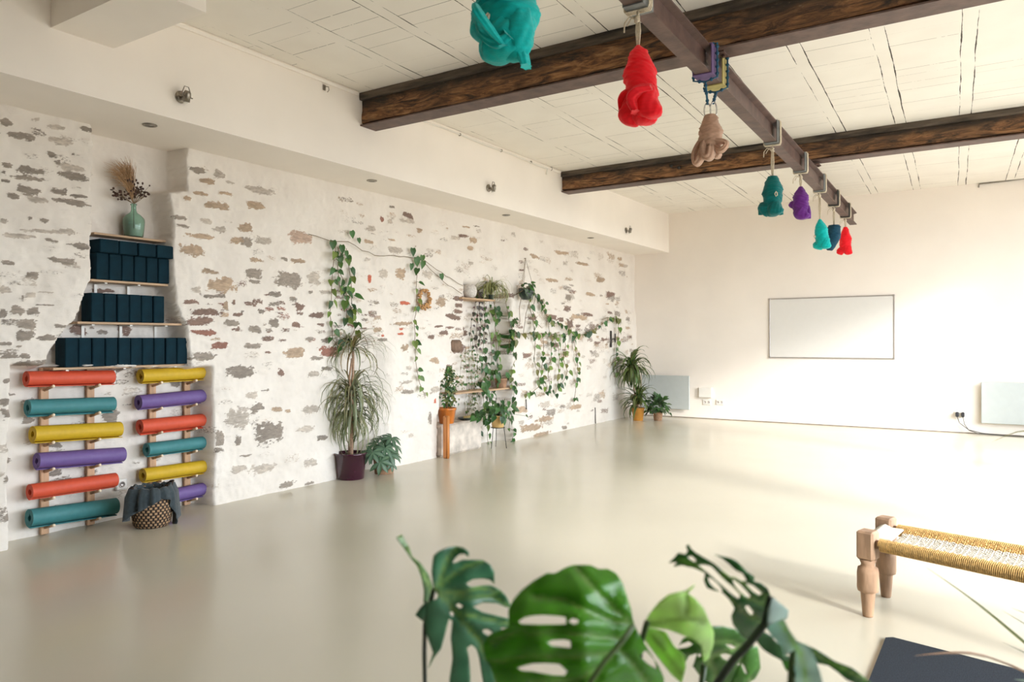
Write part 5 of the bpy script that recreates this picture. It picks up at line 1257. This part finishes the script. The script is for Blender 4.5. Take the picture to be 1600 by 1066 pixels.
# ---------------------------------------------------------------- bench
def bench():
    FLc = Vector((-.535, 4.275, 0)); RLc = Vector((-.49, 4.655, 0))
    a = Vector(on(1376, 848.4, 2, .418)); b = Vector(on(1600, 895, 2, .418)); d1 = (b - a).normalized()
    a2 = Vector(on(1399, 822, 2, .43)); b2 = Vector(on(1600, 856.5, 2, .43)); d2 = (b2 - a2).normalized()
    d = (d1 + d2).normalized(); Ln = 1.35
    root = empty('woven_bench', (FLc + RLc) / 2 + d * Ln / 2, 'low bench with turned wooden legs and woven straw-and-cream cord seat', 'bench')
    prof = [(0, 0), (.024, 0), (.027, .01), (.036, .125), (.038, .13), (.050, .135), (.053, .15), (.053, .23), (.049, .255), (.036, .262), (.033, .275), (.043, .30)]
    FR = FLc + d1 * Ln; RR = RLc + d2 * Ln
    for c in (FLc, RLc, FR, RR):
        m = MB(); m.lathe(prof, c, 28); ang = math.atan2(d.y, d.x)
        m.box(c + Vector((0, 0, .375)), (.088, .088, .15), Matrix.Rotation(ang, 3, 'Z'), bev=.010)
        m.build('leg', M['leg_wood'], root)
    zr = .385
    fl = (FLc + Vector((0, 0, zr)), FR + Vector((0, 0, zr))); rl = (RLc + Vector((0, 0, zr)), RR + Vector((0, 0, zr)))
    for (p, q) in (fl, rl):
        e = (q - p).normalized(); m = MB(); m.tube([p + e * .04, q - e * .04], .022, 10); rail = m.build('rail', M['leg_wood'], root)
        # close turns of straw cord round the rail
        m = MB(); L = (q - p).length - .13; n = int(L / .0085)
        pts = []
        up = Vector((0, 0, 1)); s = e.cross(up)
        for i in range(n * 8 + 1):
            t = i / (n * 8); a_ = 2 * PI * i / 8; pts.append(p + e * (.065 + L * t) + s * math.cos(a_) * .029 + up * math.sin(a_) * .031)
        m.tube(pts, .0046, 5); m.build('cord_wrap', M['straw'], root)
    for (p, q) in ((fl[0], rl[0]), (fl[1], rl[1])):
        e = (q - p).normalized(); m = MB(); m.tube([p + e * .04, q - e * .04], .022, 10)
        m.build('end_rail', M['leg_wood'], root)
    m = MB(); p, q = fl[0], rl[0]; e = (q - p).normalized(); L = (q - p).length - .10; n = int(L / .010); pts = []
    for i in range(n * 8 + 1):
        t = i / (n * 8); a_ = 2 * PI * i / 8; pts.append(p + e * (.05 + L * t) + d * (math.cos(a_) * .034 + .01) + Vector((0, 0, 1)) * math.sin(a_) * .032)
    m.tube(pts, .006, 5)
    m.box((p + q) / 2 + d * .055 + Vector((0, 0, .018)), (.10, L, .012), Matrix.Rotation(math.atan2(e.y, e.x) - PI / 2, 3, 'Z'), bev=.005); m.build('end_binding', M['white_cord'], root)
    # seat: straw borders along both rails, cream middle, laid cord by cord
    bo_, mi = MB(), MB(); n = int((Ln - .22) / .0105)
    for i in range(n):
        t = (.11 + i * .0105) / Ln; p = fl[0].lerp(fl[1], t); q = rl[0].lerp(rl[1], t); lift = Vector((0, 0, .020)); ph = i % 4
        def P(f): return p.lerp(q, f) + lift + Vector((0, 0, -.022 * math.sin(PI * f) + .0035 * math.sin(PI * (f * 22 + ph * .5))))
        fs_ = [k / 22 for k in range(23)]
        bo_.tube([P(f) for f in fs_ if f <= .24], .0042, 4); bo_.tube([P(f) for f in fs_ if f >= .76], .0042, 4)
        zz = abs((i % 26) / 13 - 1)                      # zigzag of open rows in the cream middle
        run = []
        for f in fs_:
            if .22 <= f <= .78:
                gap = (i % 2 == 0) and any(abs(f - (.30 + o_ + .10 * zz)) < .028 for o_ in (0, .14, .28))
                if gap:
                    if len(run) > 1: mi.tube(run, .0042, 4)
                    run = []
                else: run.append(P(f))
        if len(run) > 1: mi.tube(run, .0042, 4)
    for f, mbx in ((.05, bo_), (.10, bo_), (.15, bo_), (.20, bo_), (.26, mi), (.33, mi), (.40, mi), (.47, mi), (.54, mi), (.61, mi), (.68, mi), (.75, mi), (.82, bo_), (.87, bo_), (.92, bo_)):
        pts = []
        for i in range(int(Ln / .02)):
            t = .08 + (1 - .16) * i / (Ln / .02); pts.append(fl[0].lerp(fl[1], t).lerp(rl[0].lerp(rl[1], t), f) + Vector((0, 0, .022 - .022 * math.sin(PI * f) + .005 * ((i % 2) * 2 - 1))))
        mbx.tube(pts, .004, 4)
    bo_.build('woven_border', M['straw'], root); mi.build('woven_seat', M['white_cord'], root)
bench()
# rug
a = Vector(on(1385, 993, 2, .012)); b = Vector(on(1600, 1048, 2, .012)); c = Vector(on(1357, 1064, 2, .012)); e1 = (b - a).normalized(); e2 = (c - a).normalized()
mb = MB(); q = [a, a + e1 * 1.3, a + e1 * 1.3 + e2 * .9, a + e2 * .9]
def rounded(qs, rr, k=5):
    out = []
    for i in range(4):
        p = qs[i]; pa = (qs[i - 1] - p).normalized(); pb = (qs[(i + 1) % 4] - p).normalized()
        for j in range(k + 1):
            t = j / k; out.append((p + pa * rr * (1 - t)) * 1 + (pb * rr * t) - (pa + pb) * rr * .0 + ((p - (p + (pa + pb) * rr * .25)) * 0))
    return out
R_ = rounded(q, .03); n = len(R_); vs = [(p.x, p.y, .001) for p in R_] + [(p.x, p.y, .012) for p in R_]
mb.add(vs, [tuple(range(n - 1, -1, -1)), tuple(range(n, 2 * n))] + [(i, (i + 1) % n, n + (i + 1) % n, n + i) for i in range(n)])
tag(mb.build('floor_mat', M['rug']), 'dark charcoal felt floor mat in the lower right corner', 'floor mat')

# ---------------------------------------------------------------- monstera in the foreground
def blade(root, scale, off, outer, holes, depth, tilt, curve, col, veins=(), name='leaf', step=None, ripple=.004):
    """a leaf blade of true size: outline, slits, bent surface, ribs"""
    cv = lambda p: (off[0] + p[0] / scale, off[1] + p[1] / scale)
    O = [cv(p) for p in outer]; H = [[cv(p) for p in h] for h in holes]; V = [[cv(p) for p in v] for v in veins]
    us = [p[0] for p in O]; vs_ = [p[1] for p in O]; cu, cv_ = sum(us) / len(us), sum(vs_) / len(vs_)
    def inside(P, x, y):
        c = False; n = len(P)
        for i in range(n):
            a, b = P[i], P[(i + 1) % n]
            if (a[1] > y) != (b[1] > y) and x < (b[0] - a[0]) * (y - a[1]) / (b[1] - a[1]) + a[0]: c = not c
        return c
    def resample(P):
        # rounded outline through the traced points
        out = []; n = len(P)
        for i in range(n):
            p0, p1, p2, p3 = P[i - 1], P[i], P[(i + 1) % n], P[(i + 2) % n]; L = math.hypot(p2[0] - p1[0], p2[1] - p1[1]); k = max(1, int(L / 5))
            for j in range(k):
                t = j / k; f = lambda a, b, c, d: .5 * (2 * b + (c - a) * t + (2 * a - 5 * b + 4 * c - d) * t * t * .8 + (3 * b - a - 3 * c + d) * t ** 3 * .8) if False else b + (c - b) * t + .12 * t * (1 - t) * ((c - a) * (1 - t) - (d - b) * t)
                out.append((f(p0[0], p1[0], p2[0], p3[0]), f(p0[1], p1[1], p2[1], p3[1])))
        return out
    O = resample(O); H = [resample(h) for h in H]; pts = []; edges = []
    for P in [O] + H:
        s = len(pts); pts += P; edges += [(s + i, s + (i + 1) % len(P)) for i in range(len(P))]
    st = step or 6; x = min(us)
    rr = random.Random(1)
    while x < max(us):
        y = min(vs_)
        while y < max(vs_):
            q = (x + rr.uniform(-1, 1), y + rr.uniform(-1, 1))
            if inside(O, *q) and not any(inside(h, *q) for h in H): pts.append(q)
            y += st
        x += st
    res = geometry.delaunay_2d_cdt([Vector(p) for p in pts], edges, [], 0, 1e-4)
    V2, F2 = res[0], res[2]; faces = []
    for f in F2:
        cx = sum(V2[i].x for i in f) / len(f); cy = sum(V2[i].y for i in f) / len(f)
        if inside(O, cx, cy) and not any(inside(h, cx, cy) for h in H): faces.append(tuple(f))
    def vd(u, v):
        b = 1e9
        for L in V:
            for a, c in zip(L, L[1:]):
                e = (c[0] - a[0], c[1] - a[1]); l2 = e[0] ** 2 + e[1] ** 2; t = max(0, min(1, ((u - a[0]) * e[0] + (v - a[1]) * e[1]) / l2)); b = min(b, math.hypot(u - a[0] - t * e[0], v - a[1] - t * e[1]))
        return b
    P3 = []; cols = []
    for p in V2:
        du, dv = (p.x - cu) / 100, (p.y - cv_) / 100; k = vd(p.x, p.y) if V else 1e9
        dep = depth + tilt[0] * du + tilt[1] * dv + curve * (du * du + dv * dv) + ripple * 2.2 * math.exp(-(k / 7) ** 2) + .012 * noise.noise(Vector((du * 2.3, dv * 2.3, depth * 9)))
        P3.append(at_depth(p.x, p.y, dep)); f = math.exp(-(k / 3.4) ** 2) * .85
        n_ = .85 + .3 * noise.noise(Vector((du * 4, dv * 4, 3)))
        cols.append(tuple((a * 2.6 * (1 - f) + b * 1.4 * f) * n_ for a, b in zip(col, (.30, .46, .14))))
    mb = MB(); mb.add(P3, faces, True, cols); o = mb.build(name, M['monstera'], root, solid=.0012)
    return o
pm_ = at_depth(960, 900, 1.2); pot_c = np.array([pm_[0] + .05, pm_[1] + .05, 0])
root = empty('monstera_plant', pot_c, 'large split-leaved monstera close to the camera along the bottom edge', 'potted plant')
pot('pot', pot_c, .20, .16, .34, M['pot_grey'], root)
Z4 = dict(A=(4.44, (610, 826)), B=(5.33, (750, 866)), C_=(4.717, (980, 840)), D_=(5.175, (1130, 860)))
A, B_, C_, D_ = Z4['A'], Z4['B'], Z4['C_'], Z4['D_']
gl = (.045, .13, .07)
blade(root, *A, [(300, 420), (285, 300), (297, 190), (340, 155), (400, 130), (450, 122), (505, 132), (545, 162), (542, 195), (515, 175), (480, 180), (450, 205), (430, 238), (455, 238), (500, 217), (640, 218), (690, 250), (718, 300), (720, 385), (690, 355), (640, 345), (570, 352), (522, 382), (560, 406), (640, 395), (700, 395), (760, 425), (810, 480), (838, 550), (800, 545), (740, 520), (640, 515), (573, 542), (640, 580), (760, 610), (830, 630), (850, 680), (760, 690), (830, 760), (700, 900), (720, 1080), (645, 1080), (615, 900), (595, 835), (560, 805), (530, 825), (545, 900), (553, 1080), (408, 1080), (430, 900), (418, 760), (430, 640), (405, 625), (385, 700), (350, 830), (305, 890), (262, 970), (295, 860), (255, 750), (235, 645), (252, 520), (280, 500), (320, 490), (330, 460)],
      [[(450, 530), (475, 518), (505, 540), (480, 555)], [(638, 700), (670, 695), (710, 720), (680, 745), (645, 725)], [(405, 580), (430, 575), (440, 600), (425, 612)]], 1.12, (.05, .03), .02, gl,
      [[(300, 420), (380, 490), (480, 610), (560, 710), (620, 775), (660, 900)], [(310, 415), (350, 330), (400, 200), (460, 130)], [(310, 418), (420, 330), (520, 265), (640, 225)], [(320, 430), (480, 440), (620, 410), (760, 440)], [(380, 480), (560, 480), (700, 470), (830, 540)], [(450, 580), (600, 610), (740, 640), (830, 660)]])
blade(root, *A, [(40, 65), (78, 42), (105, 90), (130, 130), (145, 190), (205, 235), (265, 320), (292, 400), (290, 450), (262, 500), (228, 515), (232, 430), (215, 340), (185, 260), (150, 220), (95, 140)], [], 1.14, (.15, .05), .1, (.06, .12, .05), [[(60, 55), (150, 195), (240, 340), (290, 440)]])
blade(root, *A, [(240, 515), (205, 550), (172, 598), (232, 645), (262, 640), (290, 560), (285, 500)], [], 1.15, (.1, .1), .1, gl)
blade(root, *B_, [(1282, 590), (1255, 470), (1225, 370), (1180, 235), (1130, 165), (1060, 128), (985, 130), (920, 97), (780, 92), (700, 122), (620, 166), (560, 162), (450, 225), (350, 305), (280, 385), (240, 470), (240, 600), (150, 640), (60, 690), (28, 760), (50, 870), (85, 930), (110, 1000), (150, 1150), (300, 1330), (600, 1450), (1000, 1450), (1300, 1330), (1500, 1180), (1530, 1040), (1480, 930), (1400, 800), (1340, 700)],
      [[(320, 563), (370, 528), (440, 512), (540, 508), (640, 515), (712, 525), (714, 583), (500, 587), (345, 582)], [(735, 565), (770, 535), (822, 550), (815, 575), (780, 585)], [(560, 740), (600, 718), (700, 712), (752, 722), (757, 782), (700, 775), (600, 765)], [(310, 950), (360, 930), (440, 912), (560, 910), (665, 918), (728, 975), (705, 1012), (600, 1008), (440, 978), (350, 972)], [(1325, 850), (1375, 800), (1450, 880), (1470, 960), (1400, 920)]],
      .98, (.02, -.03), .035, (.05, .18, .01), [[(1282, 590), (1150, 780), (1000, 950), (930, 1060), (850, 1300)], [(1270, 590), (1100, 560), (900, 480), (700, 380), (450, 360)], [(1265, 575), (1150, 490), (1000, 350), (880, 220), (800, 120)], [(1200, 700), (1000, 690), (700, 650), (300, 650), (80, 740)], [(1100, 830), (800, 850), (400, 850), (100, 900)], [(1020, 930), (800, 1050), (400, 1070)], [(1140, 790), (1250, 890), (1350, 1020), (1420, 1150)]])
blade(root, *C_, [(130, 620), (165, 560), (230, 480), (300, 422), (380, 400), (430, 392), (470, 365), (495, 345), (480, 375), (445, 408), (500, 450), (560, 520), (605, 620), (637, 700), (632, 790), (602, 880), (562, 915), (545, 800), (475, 740), (385, 708), (300, 675), (220, 665), (150, 660)], [], 1.04, (.05, .1), .12, (.30, .42, .16), [[(140, 640), (300, 610), (430, 590), (560, 620)], [(430, 590), (450, 500), (435, 400)]])
blade(root, *C_, [(150, 662), (220, 675), (290, 700), (345, 800), (425, 870), (432, 960), (402, 1070), (330, 1010), (250, 910), (180, 820), (110, 720), (120, 660)], [], 1.07, (-.1, .05), .1, (.24, .38, .11), [[(140, 670), (250, 790), (400, 1000)]])
blade(root, *C_, [(410, 745), (520, 700), (620, 655), (700, 653), (800, 678), (900, 765), (968, 850), (980, 960), (940, 1040), (820, 1110), (660, 1120), (540, 1030), (490, 955), (400, 905), (365, 830)],
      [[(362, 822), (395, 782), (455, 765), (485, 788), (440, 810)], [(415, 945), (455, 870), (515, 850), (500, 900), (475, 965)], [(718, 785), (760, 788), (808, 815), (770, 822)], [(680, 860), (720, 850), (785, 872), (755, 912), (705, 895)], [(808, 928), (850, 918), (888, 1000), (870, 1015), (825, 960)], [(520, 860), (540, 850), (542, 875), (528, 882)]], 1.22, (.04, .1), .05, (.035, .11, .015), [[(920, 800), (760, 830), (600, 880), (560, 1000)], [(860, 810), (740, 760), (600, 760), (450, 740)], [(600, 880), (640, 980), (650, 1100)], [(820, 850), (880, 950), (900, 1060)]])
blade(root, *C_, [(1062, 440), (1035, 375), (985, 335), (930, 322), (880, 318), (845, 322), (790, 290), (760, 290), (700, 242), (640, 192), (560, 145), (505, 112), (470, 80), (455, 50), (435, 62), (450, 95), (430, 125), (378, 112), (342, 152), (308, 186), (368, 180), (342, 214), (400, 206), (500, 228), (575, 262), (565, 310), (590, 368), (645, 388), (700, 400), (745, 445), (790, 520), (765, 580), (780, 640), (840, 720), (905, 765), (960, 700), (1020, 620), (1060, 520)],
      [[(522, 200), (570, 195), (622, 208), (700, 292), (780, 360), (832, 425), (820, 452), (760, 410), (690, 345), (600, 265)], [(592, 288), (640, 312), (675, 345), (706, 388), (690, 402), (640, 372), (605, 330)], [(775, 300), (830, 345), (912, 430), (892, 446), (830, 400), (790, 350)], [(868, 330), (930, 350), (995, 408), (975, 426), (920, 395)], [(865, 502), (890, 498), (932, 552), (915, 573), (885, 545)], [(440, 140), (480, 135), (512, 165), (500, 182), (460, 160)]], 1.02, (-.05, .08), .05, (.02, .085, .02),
      [[(1062, 440), (1020, 600), (960, 690), (900, 765)], [(1040, 500), (900, 440), (750, 350), (600, 240), (400, 170)], [(1000, 620), (880, 560), (760, 460)], [(1050, 450), (900, 360), (700, 250)]])
blade(root, *C_, [(645, 124), (700, 138), (765, 152), (810, 175), (850, 215), (880, 250), (935, 285), (930, 325), (880, 318), (850, 262), (800, 240), (750, 195), (700, 155)], [], 1.04, (.05, .05), .05, (.02, .085, .02))
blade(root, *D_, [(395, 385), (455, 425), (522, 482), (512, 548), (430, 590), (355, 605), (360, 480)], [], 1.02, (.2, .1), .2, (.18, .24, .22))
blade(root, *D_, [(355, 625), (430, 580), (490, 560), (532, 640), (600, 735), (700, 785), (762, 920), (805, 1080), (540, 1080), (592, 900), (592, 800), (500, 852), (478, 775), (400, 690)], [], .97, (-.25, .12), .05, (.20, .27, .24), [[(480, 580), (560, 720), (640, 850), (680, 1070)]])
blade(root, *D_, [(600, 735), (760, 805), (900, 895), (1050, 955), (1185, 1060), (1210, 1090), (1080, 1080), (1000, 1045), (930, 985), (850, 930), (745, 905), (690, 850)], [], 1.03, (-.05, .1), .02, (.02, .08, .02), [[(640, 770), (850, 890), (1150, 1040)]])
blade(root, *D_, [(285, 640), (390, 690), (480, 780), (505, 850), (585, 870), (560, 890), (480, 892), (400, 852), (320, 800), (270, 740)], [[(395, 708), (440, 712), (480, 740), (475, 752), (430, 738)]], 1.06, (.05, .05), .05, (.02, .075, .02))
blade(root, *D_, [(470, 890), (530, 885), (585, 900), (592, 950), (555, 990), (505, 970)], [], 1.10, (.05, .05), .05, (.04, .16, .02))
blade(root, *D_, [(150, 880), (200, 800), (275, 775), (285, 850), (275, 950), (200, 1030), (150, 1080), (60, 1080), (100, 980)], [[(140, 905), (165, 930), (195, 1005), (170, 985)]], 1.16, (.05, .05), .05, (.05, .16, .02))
M['olive_stem'] = mat('olive_midrib', (.10, .16, .05), .5, var=.2)
def petiole(pts, rad, m, name='petiole'):
    P = [Vector(at_depth(u, v, d)) for u, v, d in pts]; base = Vector((pot_c[0] + random.uniform(-.06, .06), pot_c[1] + random.uniform(-.06, .06), .30))
    last = P[-1]; Q = P + [last.lerp(base, .35) + Vector((0, 0, .02)), last.lerp(base, .7), base]
    MB().tube(Q, [rad] * (len(Q) - 1) + [rad * 1.3], 10).build(name, m, root)
petiole([(678, 921, 1.12), (664, 975, 1.14), (663, 1020, 1.15), (664, 1075, 1.16)], .0035, M['dark_stem'])
petiole([(1205, 935, 1.02), (1195, 975, 1.03), (1171, 1005, 1.05), (1145, 1032, 1.08), (1118, 1072, 1.1)], .0058, M['dark_stem'])
petiole([(990, 977, .965), (972, 1003, .955), (945, 1033, .945), (925, 1062, .94), (915, 1085, .95)], .0032, M['olive_stem'])
petiole([(1011, 972, 1.04), (1000, 1010, 1.06), (1000, 1080, 1.1)], .004, M['green_stem'])
petiole([(1100, 1040, 1.22), (1095, 1080, 1.22)], .005, M['green_stem'])
petiole([(1240, 1010, 1.0), (1235, 1080, 1.02)], .005, M['green_stem'])

# slender-leaved plant standing to the right, only its leaf tips in view
bp_ = np.array([1.35, 2.35, 0.0]); root = empty('potted_palm', bp_, 'thin arching leaf tips of a plant reaching in from the right edge', 'potted plant')
pot('pot', bp_, .17, .14, .30, M['pot_terra'], root)
lf = MB(); r = random.Random(77)
def reach(pts, w, col, c2=None):
    P = [Vector(p) for p in pts]; Q = []
    for i in range(13):
        t = i / 12 * (len(P) - 1); k = min(int(t), len(P) - 2); Q.append(P[k].lerp(P[k + 1], t - k))
    for _ in range(3):
        Q = [Q[0]] + [(Q[i - 1] + Q[i] * 2 + Q[i + 1]) / 4 for i in range(1, len(Q) - 1)] + [Q[-1]]
    vs = []; cols = []
    for i, p in enumerate(Q):
        t = (Q[min(i + 1, 12)] - Q[max(i - 1, 0)]).normalized(); s = t.cross(Vector((0, 0, 1)))
        s = s.normalized(); n = s.cross(t); f = i / 12; ww = w * (.5 + f) if f < .5 else w * (1 - (f - .5) ** 1.5 * 2.7); ww = max(ww, .0006)
        vs += [p - s * ww + n * ww * .4, p, p + s * ww + n * ww * .4]; cols += [col, c2 or col, col]
    lf.add(vs, [g for i in range(12) for g in ((i * 3, i * 3 + 1, i * 3 + 4, i * 3 + 3), (i * 3 + 1, i * 3 + 2, i * 3 + 5, i * 3 + 4))], True, cols)
cen = (bp_[0], bp_[1], .34)
reach([cen, at_depth(1680, 1070, 1.9), at_depth(1600, 1008, 1.8), at_depth(1530, 945, 1.75), at_depth(1446, 886, 1.7)], .010, (.13, .17, .05), (.2, .24, .08))
reach([cen, at_depth(1700, 1040, 2.0), at_depth(1640, 1000, 1.9), at_depth(1566, 954, 1.85)], .008, (.03, .09, .03))
reach([cen, at_depth(1680, 1060, 1.9), at_depth(1640, 975, 1.8), at_depth(1580, 950, 1.75)], .012, (.03, .10, .03))
reach([cen, at_depth(1700, 1080, 2.0), at_depth(1640, 1040, 1.9), at_depth(1567, 1004, 1.8)], .010, (.03, .09, .03))
reach([cen, at_depth(1720, 900, 2.2), at_depth(1660, 700, 2.3), at_depth(1610, 664, 2.35), at_depth(1550, 691, 2.4)], .012, (.22, .21, .03), (.30, .28, .05))
reach([cen, at_depth(1690, 1100, 1.7), at_depth(1560, 1028, 1.5), at_depth(1500, 1020, 1.45), at_depth(1430, 1025, 1.4)], .010, (.30, .17, .10))
reach([cen, at_depth(1700, 1100, 1.7), at_depth(1620, 1070, 1.5), at_depth(1585, 1062, 1.45)], .014, (.03, .09, .03))
for i in range(26):
    a = r.uniform(-1.2, 2.0); strap_leaf(lf, cen, a, r.uniform(.7, 1.4), r.uniform(.6, 1.0), .010, cvar((.04, .11, .03), r), r.uniform(1.0, 1.9), k=10)
lf.build('foliage', M['foliage'], root)

# ---------------------------------------------------------------- camera, light, view
cam_d = bpy.data.cameras.new('camera'); cam = bpy.data.objects.new('camera', cam_d); C.objects.link(cam)
mw = Matrix.Identity(4)
for i in range(3):
    for j in range(3): mw[i][j] = R3[i][j]
    mw[i][3] = EYE[i]
cam.matrix_world = mw
cam_d.sensor_width = 36; cam_d.lens = F / 1600 * 36; cam_d.clip_start = .05; cam_d.clip_end = 100
cam_d.dof.use_dof = True; cam_d.dof.focus_distance = 6.5; cam_d.dof.aperture_fstop = 3.6
bpy.context.scene.camera = cam

w = bpy.data.worlds.new('sky'); bpy.context.scene.world = w; w.use_nodes = True
nt = w.node_tree; nt.nodes.clear()
bg = nt.nodes.new('ShaderNodeBackground'); wo = nt.nodes.new('ShaderNodeOutputWorld')
bg.inputs[0].default_value = (0.86, 0.93, 1.0, 1); bg.inputs[1].default_value = 16.0
tc = nt.nodes.new('ShaderNodeTexCoord'); sp = nt.nodes.new('ShaderNodeSeparateXYZ'); nt.links.new(tc.outputs['Generated'], sp.inputs[0])
hz = ramp(nt, [(.44, (.19, .18, .165)), (.53, (.80, .88, .96)), (.9, (.95, 1.05, 1.15))]); nt.links.new(mth(nt, 'MULTIPLY_ADD', sp.outputs[2], .5, .5), hz.inputs[0])
nt.links.new(hz.outputs[0], bg.inputs[0]); nt.links.new(bg.outputs[0], wo.inputs[0])
for (a, b, s, h) in WIN:      # sampling portals in the openings
    l = bpy.data.lights.new('window_portal', 'AREA'); l.shape = 'RECTANGLE'; l.size = b - a; l.size_y = h - s
    l.cycles.is_portal = True
    o = bpy.data.objects.new('window_portal', l); C.objects.link(o); o.location = (XE + WT + .01, (a + b) / 2, (s + h) / 2)
    o.rotation_euler = Matrix(((0, 0, 1), (1, 0, 0), (0, 1, 0))).to_euler()
sun = bpy.data.lights.new('sun', 'SUN'); sun.energy = 5.2; sun.angle = math.radians(8); sun.color = (1, .96, .90)
so = bpy.data.objects.new('sun', sun); C.objects.link(so)
so.rotation_euler = Vector((-1, .5, -.43)).to_track_quat('-Z', 'Y').to_euler()
sc = bpy.context.scene
sc.view_settings.view_transform = 'Standard'; sc.view_settings.look = 'None'; sc.view_settings.gamma = 1; sc.view_settings.use_curve_mapping = False
sc.view_settings.exposure = -0.12
sc.cycles.use_denoising = True
sc.cycles.max_bounces = 12; sc.cycles.diffuse_bounces = 8; sc.cycles.glossy_bounces = 4; sc.cycles.transmission_bounces = 8; sc.cycles.caustics_reflective = False; sc.cycles.caustics_refractive = False
sc.cycles.sample_clamp_indirect = 8
